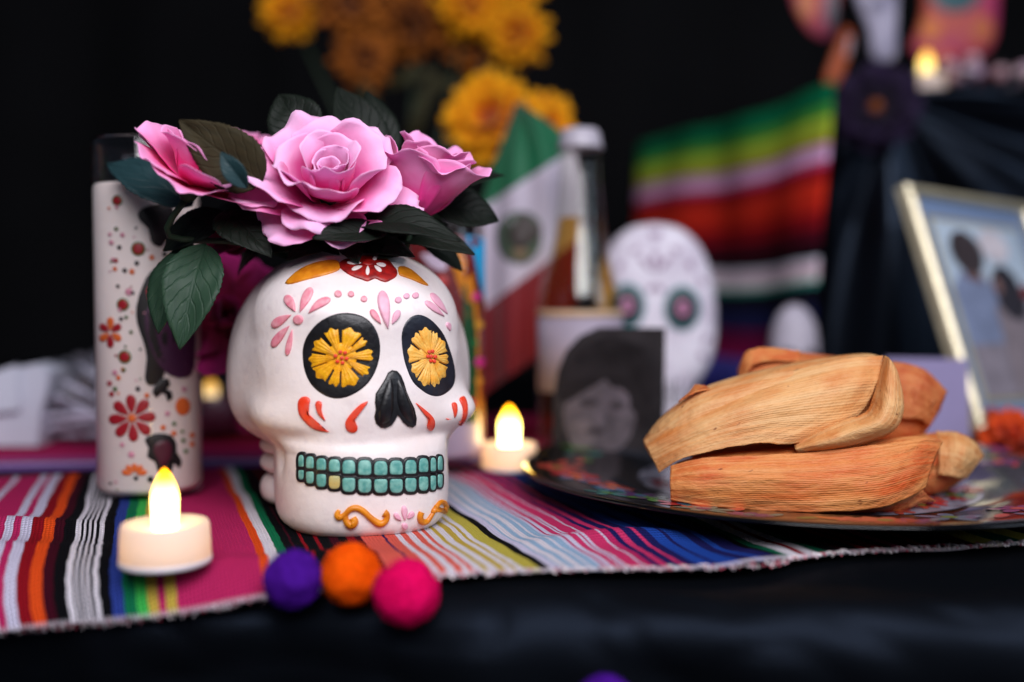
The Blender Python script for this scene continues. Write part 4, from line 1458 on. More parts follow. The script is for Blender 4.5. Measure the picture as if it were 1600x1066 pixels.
pompom(457, 905, 392, 44, H(74, 22, 140), 'purple wool pompom, leftmost at the front table edge')
pompom(549, 897, 397, 46, H(250, 92, 10), 'orange wool pompom in the middle of three at the edge')
pompom(635, 925, 384, 50, H(226, 10, 92), 'hot pink wool pompom, rightmost of three at the edge')
pompom(946, 1103, 372, 46, H(74, 22, 140), 'purple wool pompom cut off by the bottom of the picture')

# ------------------------------------------------------------------ painted plate
PC = Vector(((1258 - 800) / F * 0.580, 0.580, 0.0042))
PR_ = 0.1655
PLM = mat('black_plate_enamel', H(8, 8, 10), 0.11, spec=0.5, coat=0.0, var=0.2, vscale=20)
plate = thing('painted_plate', PC, 'large black enamel plate with painted flowers under the tamales', 'plate')
prof = [(0.0002, 0), (0.098, 0), (0.106, 0.001), (0.120, 0.0065), (0.150, 0.0095), (0.1605, 0.0108), (PR_, 0.0118), (PR_ - 0.0003, 0.0128), (0.1605, 0.0131), (0.150, 0.0116),
        (0.122, 0.0086), (0.112, 0.0055), (0.104, 0.0031), (0.098, 0.0026), (0.0002, 0.0026)]
v_, f_ = lathe(prof, PC, 128)
obj('plate_body', v_, f_, PLM, plate)
RIMP = [(r, z) for r, z in prof[7:]][::-1]


def plate_z(r):
    for k in range(len(RIMP) - 1):
        if RIMP[k][0] <= r <= RIMP[k + 1][0]:
            f = (r - RIMP[k][0]) / max(1e-9, RIMP[k + 1][0] - RIMP[k][0])
            return RIMP[k][1] * (1 - f) + RIMP[k + 1][1] * f
    return 0.0026


def plate_pt(lx, ly, lift):
    r = math.hypot(lx, ly)
    return Vector((PC.x + lx, PC.y + ly, PC.z + plate_z(r) + lift))


def flat_flower(cr, ca, size, npet, col, col2, rot, lift=0.00022, kind='flower'):
    cx, cy = cr * math.cos(ca), cr * math.sin(ca)
    vs_, fs, fc = [], [], []

    def blob(px, py, L, W, ang, c_, lf_):
        b0 = len(vs_)
        nn = 12
        vs_.append(plate_pt(px, py, lf_))
        for k in range(nn):
            a = 2 * PI * k / nn
            x, y = L * math.cos(a), W * math.sin(a)
            vs_.append(plate_pt(px + x * math.cos(ang) - y * math.sin(ang), py + x * math.sin(ang) + y * math.cos(ang), lf_))
        for k in range(nn):
            fs.append((b0, b0 + 1 + k, b0 + 1 + (k + 1) % nn))
            fc.append(c_)
    if kind == 'leaf':
        blob(cx, cy, size, size * 0.4, rot, col, lift)
    else:
        for k in range(npet):
            a = rot + 2 * PI * k / npet
            blob(cx + size * 0.6 * math.cos(a), cy + size * 0.6 * math.sin(a), size * 0.42, size * 0.24, a, col, lift)
        blob(cx, cy, size * 0.26, size * 0.26, 0, col2, lift + 0.0001)
    o = obj('painted_' + kind, vs_, fs, M['gloss'], plate, facecol=fc)
    return o


M['gloss'] = attr_mat('plate_paint', 0.2, spec=0.5)
rn = random.Random(5)
PAL = [H(176, 44, 48), H(210, 98, 30), H(36, 112, 104), H(76, 122, 46), H(88, 40, 96), H(54, 100, 132), H(176, 66, 54)]
ang = -175.0
while ang < 185:
    if ang > 40 and ang < 140:
        ang += 9; continue
    k = rn.random()
    cr = rn.uniform(0.128, 0.149)
    if k < 0.45: flat_flower(cr, R(ang), rn.uniform(0.010, 0.015), rn.choice([5, 6, 8]), rn.choice(PAL), rn.choice(PAL), rn.uniform(0, 3))
    else: flat_flower(cr, R(ang), rn.uniform(0.005, 0.009), 0, rn.choice(PAL), None, rn.uniform(0, 3), kind='leaf')
    ang += rn.uniform(3.4, 6.0)
# pale painted centre of the well with coloured blooms
vs_ = [plate_pt(0, 0, 0.0003)]
for rr in (0.03, 0.06, 0.085, 0.096):
    vs_ += [plate_pt(rr * math.cos(2 * PI * k / 64), rr * math.sin(2 * PI * k / 64), 0.0003) for k in range(64)]
fs = [(0, 1 + k, 1 + (k + 1) % 64) for k in range(64)]
for q in range(3):
    fs += [(1 + q * 64 + k, 1 + (q + 1) * 64 + k, 1 + (q + 1) * 64 + (k + 1) % 64, 1 + q * 64 + (k + 1) % 64) for k in range(64)]
obj('painted_centre', vs_, fs, mat('plate_white_print', H(150, 150, 168), 0.2, col2=H(40, 40, 54), vscale=55), plate)
for k in range(26):
    a = -PI * 0.98 + PI * 1.0 * k / 25
    flat_flower(rn.uniform(0.074, 0.090), a, rn.uniform(0.007, 0.012), 6, rn.choice(PAL + [H(120, 20, 40), H(30, 28, 40)]), rn.choice(PAL), rn.uniform(0, 3), lift=0.0006)

# ------------------------------------------------------------------ tamales
HUSK_A = husk_mat('corn_husk_pale', H(238, 180, 116), H(222, 138, 72), H(248, 212, 158), 1)
HUSK_B = husk_mat('corn_husk_orange', H(234, 148, 80), H(220, 98, 42), H(242, 184, 120), 2)
HUSK_C = husk_mat('corn_husk_rust', H(216, 126, 70), H(196, 88, 44), H(228, 156, 98), 3)


def tamale(label, st, D, T, mat_, seed, caps=(0.3, 0.3), name='tamale', dD=0.0, e=0.8):
    """st: stations (x_top, y_top, x_bot, y_bot, thickness factor) in photo pixels at depth D mm, half thickness T mm"""
    c = P((st[0][0] + st[-1][0]) / 2, (st[0][3] + st[-1][3]) / 2, D)
    root = thing(name, c, label, 'tamale', 'corn husk tamales piled on the plate')
    nv, nu = 72, 56
    vs_, uvs = [], []
    for j in range(nv):
        t = j / (nv - 1)
        xt, yt, xb, yb, tk = crom(st, t)
        for i in range(nu):
            a = 2 * PI * i / nu
            ca, sa = math.cos(a), math.sin(a)      # sa = 1 top, -1 bottom; ca = 1 front
            h = math.copysign(abs(sa) ** e, sa)
            d = math.copysign(abs(ca) ** e, ca)
            f = 0.5 - 0.5 * h
            x, y = xt + (xb - xt) * f, yt + (yb - yt) * f
            dd = D + dD * (t - 0.5) - d * T * max(0.02, tk)
            ridge = 0.16 * noise.noise(Vector((i * 0.9, t * 2.0, seed))) + 1.5 * noise.noise(Vector((t * 4, sa * 1.6, ca * 1.6 + seed))) + 0.5 * noise.noise(Vector((t * 9, sa * 5, ca * 5 + seed)))
            dd -= ridge * (0.5 + 0.5 * tk)
            v = P(x, y, dd)
            v.z = max(v.z, 0.0072)
            vs_.append(v)
            uvs.append((t * 1.3, i / nu * 1.0))
    fs = grid_faces(nu, nv, True)
    fs.append(tuple(range(nu))[::-1])
    fs.append(tuple(range((nv - 1) * nu, nv * nu)))
    obj('husk', vs_, fs, mat_, root, uv=uvs)
    return root


def flap(root, rows, mat_, nu=30, nv=40, name='husk_flap', seed=0, thick=0.0006):
    """rows: list of curves, each a list of (px, py, D mm)"""
    vs_, uvs = [], []
    for j in range(nv):
        t = j / (nv - 1)
        cs = [crom(r_, t) for r_ in rows]
        for i in range(nu):
            u = i / (nu - 1)
            x, y, d = crom(cs, u)
            d -= 0.10 * math.sin(u * 40) + 0.5 * noise.noise(Vector((u * 6, t * 4, seed))) + 1.0 * noise.noise(Vector((u * 2, t * 3, seed + 9)))
            if i in (0, nu - 1): y += 1.6 * noise.noise(Vector((t * 14, seed, i))) + 0.8 * noise.noise(Vector((t * 45, seed, i)))
            vs_.append(P(x, y, d))
            uvs.append((t * 0.9, u * 0.35 + 0.2))
    o = obj(name, vs_, grid_faces(nu, nv), mat_, root, uv=uvs)
    solid(o, thick, 0)
    return o


t_front = tamale('orange-brown husk tamale lying lowest at the front of the plate',
                 [(1049, 730, 1049, 776, .5), (1060, 722, 1058, 783, .75), (1085, 715, 1082, 789, .9), (1130, 708, 1128, 797, 1), (1190, 703, 1190, 804, 1), (1260, 698, 1262, 807, 1), (1330, 692, 1332, 805, 1), (1385, 686, 1384, 799, .97), (1415, 682, 1408, 790, .88), (1440, 681, 1428, 778, .72), (1460, 684, 1439, 767, .5), (1473, 690, 1445, 760, .22)],
                 502, 25, HUSK_B, 3)
flap(t_front, [[(1440, 765, 500), (1450, 775, 500), (1462, 783, 502)], [(1415, 780, 498), (1425, 790, 500), (1440, 786, 504)], [(1380, 800, 498), (1400, 802, 502), (1420, 792, 508)]], HUSK_C, seed=4)
t_top = tamale('pale husk tamale with a folded-over end on top of the pile',
               [(1005, 688, 1008, 699, .15), (1016, 672, 1022, 722, .4), (1030, 655, 1033, 735, .6), (1055, 633, 1060, 719, .8), (1095, 607, 1100, 708, .95), (1150, 588, 1155, 698, 1), (1210, 573, 1212, 692, 1), (1270, 561, 1270, 694, 1), (1325, 554, 1320, 692, .93), (1360, 553, 1350, 678, .74), (1380, 560, 1364, 652, .45)],
               514, 25, HUSK_A, 7)
# the open end folds forward and down like a collar
flap(t_top, [[(1383, 556, 494), (1374, 584, 492), (1364, 622, 490), (1352, 645, 488), (1318, 657, 487), (1283, 671, 486), (1241, 696, 486)],
             [(1391, 562, 486), (1389, 594, 480), (1384, 632, 475), (1370, 658, 473), (1330, 674, 473), (1288, 689, 474), (1243, 702, 480)],
             [(1402, 582, 490), (1410, 616, 485), (1409, 648, 482), (1393, 673, 480), (1346, 692, 480), (1294, 703, 481), (1248, 710, 485)],
             [(1399, 590, 512), (1405, 622, 514), (1402, 652, 514), (1386, 678, 512), (1342, 697, 508), (1292, 707, 504), (1252, 712, 500)]], HUSK_A, seed=6, nv=50)
# the loose outer leaf of husk over the front, its lower edge standing off
flap(t_top, [[(1006, 690, 508), (1040, 662, 502), (1090, 634, 498), (1160, 606, 496), (1240, 580, 495), (1320, 560, 495), (1380, 556, 497)],
             [(1012, 702, 500), (1052, 682, 492), (1104, 656, 487), (1176, 630, 484), (1256, 612, 484), (1326, 598, 486), (1372, 594, 492)],
             [(1022, 722, 496), (1060, 702, 488), (1108, 684, 483), (1170, 668, 481), (1236, 660, 482), (1292, 658, 484), (1340, 650, 490)],
             [(1030, 739, 494), (1062, 718, 485), (1102, 707, 481), (1150, 697, 480), (1196, 692, 480), (1222, 695, 481), (1262, 690, 486)]], HUSK_A, nu=36, nv=64, seed=21, thick=0.0004)
flap(t_front, [[(1048, 728, 486), (1100, 716, 480), (1180, 712, 478), (1280, 706, 479), (1380, 694, 480), (1436, 686, 486), (1473, 690, 494)],
               [(1047, 752, 480), (1098, 748, 474), (1180, 748, 472), (1280, 746, 474), (1376, 738, 475), (1426, 726, 480), (1458, 722, 490)],
               [(1048, 781, 482), (1096, 790, 478), (1178, 798, 477), (1278, 801, 476), (1370, 794, 477), (1416, 779, 481), (1446, 762, 488)]], HUSK_B, nu=30, nv=64, seed=23, thick=0.0004)
flap(t_top, [[(1083, 608, 506), (1086, 602, 505), (1100, 602, 506)], [(1060, 628, 498), (1084, 614, 496), (1110, 608, 498)]], HUSK_B, nu=8, nv=12, seed=8)
t_back = tamale('rust-coloured husk tamale at the back of the pile',
                [(1152, 578, 1156, 640, .4), (1166, 553, 1170, 670, .8), (1195, 546, 1200, 690, 1), (1260, 551, 1260, 695, 1), (1330, 560, 1330, 700, 1), (1400, 567, 1400, 702, 1), (1438, 574, 1434, 690, .85), (1462, 592, 1452, 668, .6), (1476, 614, 1470, 640, .2)],
                562, 26, HUSK_C, 11)
flap(t_back, [[(1472, 608, 548), (1476, 622, 546), (1462, 645, 548), (1450, 668, 552)], [(1452, 614, 538), (1455, 628, 536), (1448, 645, 538), (1442, 665, 542)]], HUSK_C, nu=12, nv=16, seed=12)
t_right = tamale('short end of a tamale poking out at the right of the pile',
                 [(1380, 700, 1380, 765, .8), (1420, 684, 1420, 776, 1), (1462, 676, 1458, 776, 1), (1495, 678, 1490, 760, .9), (1518, 686, 1512, 744, .7), (1534, 706, 1528, 724, .25)],
                 548, 24, HUSK_B, 15)
flap(t_right, [[(1462, 674, 540), (1496, 676, 534), (1522, 690, 534), (1537, 712, 540)], [(1468, 700, 524), (1496, 702, 520), (1516, 712, 522), (1528, 724, 532)], [(1466, 742, 522), (1486, 744, 520), (1500, 748, 524), (1510, 748, 532)]], HUSK_A, nu=16, nv=24, seed=31, thick=0.0004)
flap(t_back, [[(1380, 564, 545), (1420, 569, 542), (1450, 582, 542), (1480, 612, 548)], [(1384, 596, 536), (1420, 600, 534), (1446, 610, 534), (1470, 632, 542)], [(1390, 650, 536), (1416, 654, 534), (1438, 656, 536), (1452, 668, 544)]], HUSK_C, nu=16, nv=24, seed=33, thick=0.0004)
flap(t_back, [[(1154, 582, 545), (1166, 550, 542), (1200, 543, 542), (1250, 549, 545)], [(1160, 600, 540), (1176, 572, 537), (1206, 564, 537), (1252, 566, 540)]], HUSK_B, nu=10, nv=24, seed=35, thick=0.0004)
t_under = tamale('small dark stretch of tamale underneath the top one',
                 [(1080, 690, 1080, 760, .7), (1130, 690, 1130, 770, .9), (1240, 684, 1240, 770, 1), (1340, 676, 1340, 770, 1), (1390, 690, 1390, 760, .5)],
                 556, 28, HUSK_C, 19)

# ------------------------------------------------------------------ beer bottle
bb = G(905, 716)
bb.z = 0.001
bot = thing('beer_bottle', bb, 'clear long-neck beer bottle with white label behind the photo card', 'bottle')
bp_ = [(0.0002, 0.003), (0.024, 0.001), (0.029, 0.002), (0.0302, 0.008), (0.0302, 0.105), (0.0292, 0.116), (0.026, 0.128), (0.0215, 0.142), (0.0182, 0.158), (0.0160, 0.178), (0.0140, 0.200), (0.0132, 0.214), (0.0142, 0.217), (0.0142, 0.222), (0.0128, 0.224)]
v_, f_ = lathe(bp_, bb, 56)
obj('glass', v_, f_, glass_mat('bottle_glass', (0.95, 0.96, 0.90, 1), 0.12, 1.5), bot)
lq = [(r * 0.90 if r > 0.001 else r, z + (0.002 if k < 3 else 0)) for k, (r, z) in enumerate(bp_[:9])] + [(0.0150, 0.170), (0.0002, 0.170)]
v_, f_ = lathe(lq, bb, 48)
obj('beer', v_, f_, glass_mat('amber_beer', (0.94, 0.70, 0.32, 1), 0.03, 1.6), bot)
v_, f_ = lathe([(0.0002, 0.2325), (0.012, 0.232), (0.0138, 0.230), (0.0148, 0.221), (0.0158, 0.2185), (0.0150, 0.2182), (0.0002, 0.2184)], bb, 42)
vv2 = []
for i, v in enumerate(v_):
    k = i % 42
    if 42 * 3 <= i < 42 * 5:
        d = Vector((v.x - bb.x, v.y - bb.y, 0)); v = v + d * (0.05 * (1 if k % 2 else -1))
    vv2.append(v)
obj('crown_cap', vv2, f_, mat('white_cap', H(176, 170, 182), 0.35, spec=0.5), bot)


def wrap(c, r, z0, z1, a0, a1, m_, parent, name, n_=28):
    vs_ = []
    for j in range(2):
        for i in range(n_):
            a = a0 + (a1 - a0) * i / (n_ - 1)
            vs_.append(Vector((c.x + r * math.cos(a), c.y + r * math.sin(a), c.z + (z0, z1)[j])))
    o = obj(name, vs_, grid_faces(n_, 2), m_, parent)
    solid(o, 0.0002, 1)
    return o


wrap(bb, 0.0305, 0.048, 0.105, R(190), R(352), mat('label_paper', H(160, 148, 164), 0.6, var=0.15, vscale=40), bot, 'label')
wrap(bb, 0.0307, 0.100, 0.105, R(190), R(352), mat('label_rim', H(190, 160, 130), 0.5), bot, 'label_rim')

# ------------------------------------------------------------------ black-and-white photo card
def card(name, corners, thick, m_, parent=None):
    """corners TL, TR, BR, BL as points; a thin slab"""
    tl, tr, br, bl = corners
    nrm = (tr - tl).cross(bl - tl).normalized() * thick
    vs_ = [tl, tr, br, bl] + [p + nrm for p in (tl, tr, br, bl)]
    fs = [(0, 1, 2, 3), (7, 6, 5, 4), (0, 4, 5, 1), (1, 5, 6, 2), (2, 6, 7, 3), (3, 7, 4, 0)]
    return obj(name, vs_, fs, m_, parent, smooth=False)


def on_card(corners, u, v, lift):
    tl, tr, br, bl = corners
    top = tl + (tr - tl) * u
    bot_ = bl + (br - bl) * u
    nrm = (bl - tl).cross(tr - tl).normalized()
    return top + (bot_ - top) * v + nrm * lift


def print_shape(name, corners, pts, lift, m_, parent):
    n_ = len(pts)
    cx, cy = sum(p[0] for p in pts) / n_, sum(p[1] for p in pts) / n_
    vs_ = [on_card(corners, cx, cy, lift)] + [on_card(corners, x, y, lift) for x, y in pts]
    return obj(name, vs_, [(0, 1 + k, 1 + (k + 1) % n_) for k in range(n_)], m_, parent, smooth=False)


def ell(x, y, rx, ry, n_=24):
    return [(x + rx * math.cos(2 * PI * k / n_), y + ry * math.sin(2 * PI * k / n_)) for k in range(n_)]


cc_ = [P(868, 512, 664), P(1040, 510, 660), P(1036, 738, 655), P(862, 738, 659)]
pcard = thing('photo_card', (cc_[2] + cc_[3]) / 2, 'black-and-white portrait print standing against the beer bottle', 'photo')
BWO = [(0, .46), (.03, .30), (.10, .16), (.22, .06), (.40, 0), (1, 0.01), (1, 1), (0, 1)]
vs_ = [on_card(cc_, x, y, 0.0) for x, y in BWO] + [on_card(cc_, x, y, -0.0008) for x, y in BWO]
nb = len(BWO)
obj('paper', vs_, [tuple(range(nb)), tuple(range(nb, 2 * nb))[::-1]] + [(k, nb + k, nb + (k + 1) % nb, (k + 1) % nb) for k in range(nb)],
    mat('photo_grey', H(50, 46, 48), 0.9, col2=H(32, 29, 31), vscale=28, spec=0.08), pcard, smooth=False)
for nm, pts, l_, c_ in [('printed_face', ell(0.42, 0.60, 0.33, 0.30), 0.0004, H(92, 84, 90)),
                        ('printed_hair', [(0.04, 0.5), (0.08, 0.3), (0.24, 0.12), (0.5, 0.06), (0.8, 0.14), (0.9, 0.4), (0.86, 0.7), (0.74, 0.5), (0.66, 0.36), (0.44, 0.34), (0.2, 0.38), (0.12, 0.52)], 0.0007, H(38, 34, 36)),
                        ('printed_cheek', ell(0.56, 0.52, 0.13, 0.10), 0.0007, H(104, 94, 102)),
                        ('printed_cheek', ell(0.26, 0.74, 0.12, 0.10), 0.0007, H(104, 94, 98)),
                        ('printed_eye', ell(0.32, 0.52, 0.08, 0.03), 0.0010, H(60, 54, 58)),
                        ('printed_eye', ell(0.58, 0.54, 0.07, 0.03), 0.0010, H(66, 60, 64)),
                        ('printed_nose', ell(0.42, 0.62, 0.05, 0.06), 0.0010, H(112, 102, 110)),
                        ('printed_mouth', ell(0.38, 0.72, 0.09, 0.025), 0.0010, H(60, 54, 58)),
                        ('printed_coat', [(0.0, 1), (0.0, 0.9), (0.3, 0.93), (0.6, 0.84), (1, 0.86), (1, 1)], 0.0010, H(48, 50, 58))]:
    print_shape(nm, cc_, pts, l_, mat(nm + '_tone', c_, 0.9, var=0.45, vscale=70, spec=0.08), pcard)

# ------------------------------------------------------------------ oval white skull plaque
def plaque():
    D = 800
    cb = P(1020, 640, D)
    root = thing('skull_plaque', (cb.x, cb.y, 0), 'flat white oval skull ornament with teal-ringed eyes behind the bottle', 'ornament')
    outl = [(1023, 349), (1060, 356), (1090, 380), (1109, 420), (1118, 470), (1119, 520), (1112, 560), (1096, 590), (1080, 612), (1074, 650), (1066, 690), (1020, 700), (975, 690), (966, 650), (958, 612), (945, 585), (936, 540), (932, 480), (937, 420), (956, 380), (985, 356)]
    m_ = mat('plaque_white', H(226, 220, 232), 0.6, col2=H(196, 186, 202), vscale=45, bump=0.4, bscale=250)
    n_ = len(outl) * 4
    pts = [crom(outl + [outl[0]], k / n_) for k in range(n_)]
    c0 = (1024, 530)
    rings = [(1, 10), (1.0, 2), (0.97, -3), (0.88, -7), (0.7, -9.5), (0.4, -11), (0.15, -11.5)]
    vs_ = []
    for k, dz in rings:
        for x, y in pts:
            vs_.append(P(c0[0] + (x - c0[0]) * k, c0[1] + (y - c0[1]) * k, D + dz))
    vs_.append(P(c0[0], c0[1], D - 11.6))
    fs = grid_faces(n_, len(rings), True)
    o0 = (len(rings) - 1) * n_
    fs += [(o0 + i, o0 + (i + 1) % n_, len(vs_) - 1) for i in range(n_)] + [tuple(range(n_))]
    obj('face', vs_, fs, m_, root)
    bv = BVHTree.FromPolygons(vs_, fs)
    kw = dict(dfall=0.79)
    tl_, bk, pk, gy = mat('plaque_teal', H(20, 112, 116), 0.5), mat('plaque_black', H(24, 22, 30), 0.5), mat('plaque_pink', H(190, 120, 160), 0.5), mat('plaque_grey', H(150, 124, 150), 0.6)
    for ex, ey in ((1066, 482), (980, 478)):
        e = relief('eye_ring', circ(ex, ey, 29, 36), tl_, root, bv, 1.2, **kw)
        relief('eye_black', circ(ex, ey, 23, 29), bk, e, bv, 1.2, base=0.8, **kw)
        for k in range(8):
            a = 2 * PI * k / 8
            relief('eye_petal', petal_px(ex + 3 * math.cos(a), ey + 3 * math.sin(a), ex + 11 * math.cos(a), ey + 13 * math.sin(a), 8), pk, e, bv, 1.2, base=1.6, **kw)
    relief('nose_opening', [(1024, 515), (1038, 552), (1024, 545), (1010, 552)], bk, root, bv, 1.0, **kw)
    for k in range(8):
        x = 990 + k * 10
        relief('tooth_line', [(x - 1.6, 592), (x + 1.6, 592), (x + 1.6, 640), (x - 1.6, 640)], bk, root, bv, 0.8, **kw)
    relief('tooth_line', [(985, 613), (1068, 613), (1068, 617), (985, 617)], bk, root, bv, 0.8, **kw)
    for x0, y0, x1, y1 in [(1024, 430, 1024, 392), (1020, 425, 1000, 400), (1028, 425, 1048, 400), (1000, 385, 985, 395), (1048, 385, 1062, 395), (958, 430, 948, 446), (966, 424, 972, 408), (1090, 430, 1100, 446), (1082, 424, 1076, 408), (1098, 540, 1106, 524), (1092, 548, 1100, 562), (952, 540, 946, 524), (1024, 445, 1012, 455), (1024, 445, 1036, 455), (1024, 372, 1016, 362), (1024, 372, 1032, 362)]:
        relief('brow_petal', petal_px(x0, y0, x1, y1, 11), gy, root, bv, 0.8, **kw)
    return root


plaque()
# stand behind the plaque, and a small white skull farther right
g = P(1240, 600, 850)
small = thing('small_white_skull', (g.x, g.y, 0), 'small plain white skull ornament by the black draped riser', 'ornament')
SW = mat('small_skull_white', H(196, 190, 206), 0.55, var=0.15, vscale=60)
k1 = 0.85 / F
prof = [(0.0002, 0.0), (19, 0.5), (21, 6), (20, 22), (19, 30), (23, 38), (27, 48), (28.5, 60), (28, 74), (25, 88), (18, 99), (9, 105), (0.0002, 106.5)]
v_, f_ = lathe([(r * 0.00072, z * 0.00102) for r, z in prof], (g.x, g.y, 0.001), 40)
obj('body', v_, f_, SW, small)
for sx in (-1, 1):
    v_, f_ = lathe([(0.0001, -0.001), (0.0058, -0.0008), (0.0068, 0), (0.005, 0.0012), (0.0001, 0.0016)], (g.x + sx * 0.0088, g.y - 0.0180, 0.066), 18, (sx * 0.40, -1, 0.05))
    obj('eye', v_, f_, mat('small_skull_eye', H(60, 54, 66), 0.6), small)

v_, f_ = lathe([(0.0001, -0.001), (0.0022, -0.0006), (0.0026, 0), (0.0001, 0.001)], (g.x, g.y - 0.0196, 0.053), 3, (0, -1, 0))
obj('nose', v_, f_, mat('small_skull_nose', H(60, 54, 66), 0.6), small)
for k in range(6):
    x_ = (k - 2.5) * 0.0035
    v_, f_ = tube([Vector((g.x + x_, g.y - math.sqrt(0.0148 ** 2 - x_ * x_) - 0.0003, 0.030)), Vector((g.x + x_, g.y - math.sqrt(0.0148 ** 2 - x_ * x_) - 0.0003, 0.022))], [0.0005, 0.0005], 6)
    obj('tooth_line', v_, f_, mat('small_skull_tooth', H(110, 104, 118), 0.6), small)

# ------------------------------------------------------------------ small flag on a stick
def flag():
    D = 770
    root = thing('table_flag', Vector((P(880, 640, D).x, P(880, 640, D).y, 0)), 'green, white and red cloth flag with dark emblem hanging from a stick', 'flag')
    rows = [(0.0, (806, 160), (822, 166)), (0.33, (752, 326), (896, 232)), (0.66, (742, 492), (906, 372)), (1.0, (752, 618), (896, 520))]
    cols = {0: H(6, 92, 58), 1: H(186, 176, 192), 2: H(116, 16, 28)}
    nu, nv = 36, 49
    vs_, uvs, fc = [], [], []
    for j in range(nv):
        t = j / (nv - 1)
        L = crom([r_[1] for r_ in rows], t)
        Rr = crom([r_[2] for r_ in rows], t)
        for i in range(nu):
            u = i / (nu - 1)
            x, y = L[0] + (Rr[0] - L[0]) * u, L[1] + (Rr[1] - L[1]) * u
            vs_.append(P(x, y, D + 9 * math.sin(u * 7 + t * 2) * min(1, t * 2.5) + 4 * math.sin(u * 15)))
            uvs.append((u * 0.1, t * 0.15))
    for j in range(nv - 1):
        fc += [cols[min(2, int(j / (nv - 1) * 3))]] * (nu - 1)
    o = obj('flag_cloth', vs_, grid_faces(nu, nv), attr_mat('flag_cloth', 0.6, sheen=0.2), root, uv=uvs, facecol=fc)
    bv = BVHTree.FromPolygons(vs_, grid_faces(nu, nv))
    e1, e2, e3 = mat('emblem_brown', H(56, 46, 44), 0.6), mat('emblem_green', H(66, 84, 66), 0.6), mat('emblem_tan', H(120, 96, 70), 0.6)
    kw = dict(dfall=0.77, rings=THIN)
    # a perched bird over a wreath, much simplified
    w = relief('emblem', [(778, 352), (790, 338), (812, 330), (834, 336), (846, 352), (846, 380), (836, 402), (816, 414), (794, 408), (780, 392), (775, 372)], e2, root, bv, 0.3, base=0.4, sub=2, **kw)
    relief('emblem_bird', [(812, 336), (826, 334), (832, 344), (846, 352), (842, 372), (826, 384), (812, 392), (798, 380), (794, 360), (804, 350)], e1, w, bv, 0.3, base=0.9, sub=2, **kw)
    relief('emblem_bird', [(800, 392), (812, 388), (826, 392), (820, 404), (806, 404)], e3, w, bv, 0.3, base=0.9, **kw)
    a, b = P(818, 158, D + 4), P(905, 716, D + 4)
    b.z = 0.0
    v_, f_ = tube([a + Vector((0, 0.01, 0.004)), (a + b) / 2 + Vector((0, 0.012, 0)), b + Vector((0, 0.01, 0))], [0.0016] * 3, 10)
    obj('stick', v_, f_, mat('flag_stick', H(120, 84, 50), 0.6), root)


flag()

# ------------------------------------------------------------------ draped riser, blanket, purple rosette
KR = 1.10                      # the riser and all on it stand this much farther back
RZ = 0.112 + 0.186 * KR
RX0, RD = 0.283 * KR, 0.862 * KR
RSW = P(1385, 190, 862 * KR)


def riser():
    root = thing('draped_riser', (0.45, 1.1, 0), 'tall black satin-draped riser at the right', 'riser')
    nu, nv = 120, 70
    vs_ = []
    for j in range(nv):
        t = j / (nv - 1)
        z = RZ * (1 - t)
        for i in range(nu):
            u = i / (nu - 1)
            x = RX0 - 0.018 * t + (0.62 + 0.018 * t) * u
            dx, dz = x - RSW.x, z - RSW.z
            an = math.atan2(dx, -dz + 0.02)
            rr = math.hypot(dx, dz)
            amp = 0.013 * min(1, rr / 0.10)
            y = RD - amp * (math.sin(an * 7.5 + 0.9) + 0.35 * math.sin(an * 17 + 2))
            y += 0.010 * (1 - min(1, t / 0.04)) ** 2
            zz = z - (0.008 * math.sin(PI * min(1, max(0, (x - RSW.x) / 0.4))) if j < 3 else 0)
            vs_.append(Vector((x, y, max(zz, 0.0005))))
    obj('front_drape', vs_, grid_faces(nu, nv), M['satin'], root)
    # top sheet and left side under the blanket
    A, B = Vector((RX0, RD, 0)), Vector((0.150 * KR, 1.19 * KR, 0))
    vs_ = []
    for j in range(14):
        t = j / 13
        for i in range(40):
            u = i / 39
            x0 = A.x + (B.x - A.x) * t
            x1 = RX0 + 0.62
            vs_.append(Vector((x0 + (x1 - x0) * u, A.y + (B.y - A.y) * t + 0.012, RZ - 0.001 + 0.0015 * noise.noise(Vector((u * 9, t * 6, 0))))))
    obj('top_drape', vs_, grid_faces(40, 14), M['satin'], root)
    vs_ = []
    for j in range(12):
        for i in range(24):
            u = i / 23
            p = A + (B - A) * u
            vs_.append(Vector((p.x - 0.016 * (j / 11) + 0.004, p.y + 0.004, RZ * (1 - j / 11))))
    obj('side_drape', vs_, grid_faces(24, 12), M['satin'], root)


riser()


def zy(y, D=895 * KR):
    return 0.112 + (471 - y) * D / F * 0.001


def blanket_p(u, v):
    A, B = Vector((RX0 - 0.004, RD - 0.008, 0)), Vector((0.158 * KR, 1.178 * KR, 0))
    z = Z0 - v
    p = A + (B - A) * u
    n_ = Vector((-(B - A).y, (B - A).x, 0)).normalized()
    if n_.x > 0: n_ = -n_
    off = 0.008 + 0.007 * math.sin(u * 9 + v * 6) * min(1, v * 8) + 0.003 * math.sin(u * 21) + 0.05 * v
    return Vector((p.x, p.y, max(0.004, z - 0.006 * math.sin(u * 5) - 0.010 * u * u))) + n_ * off


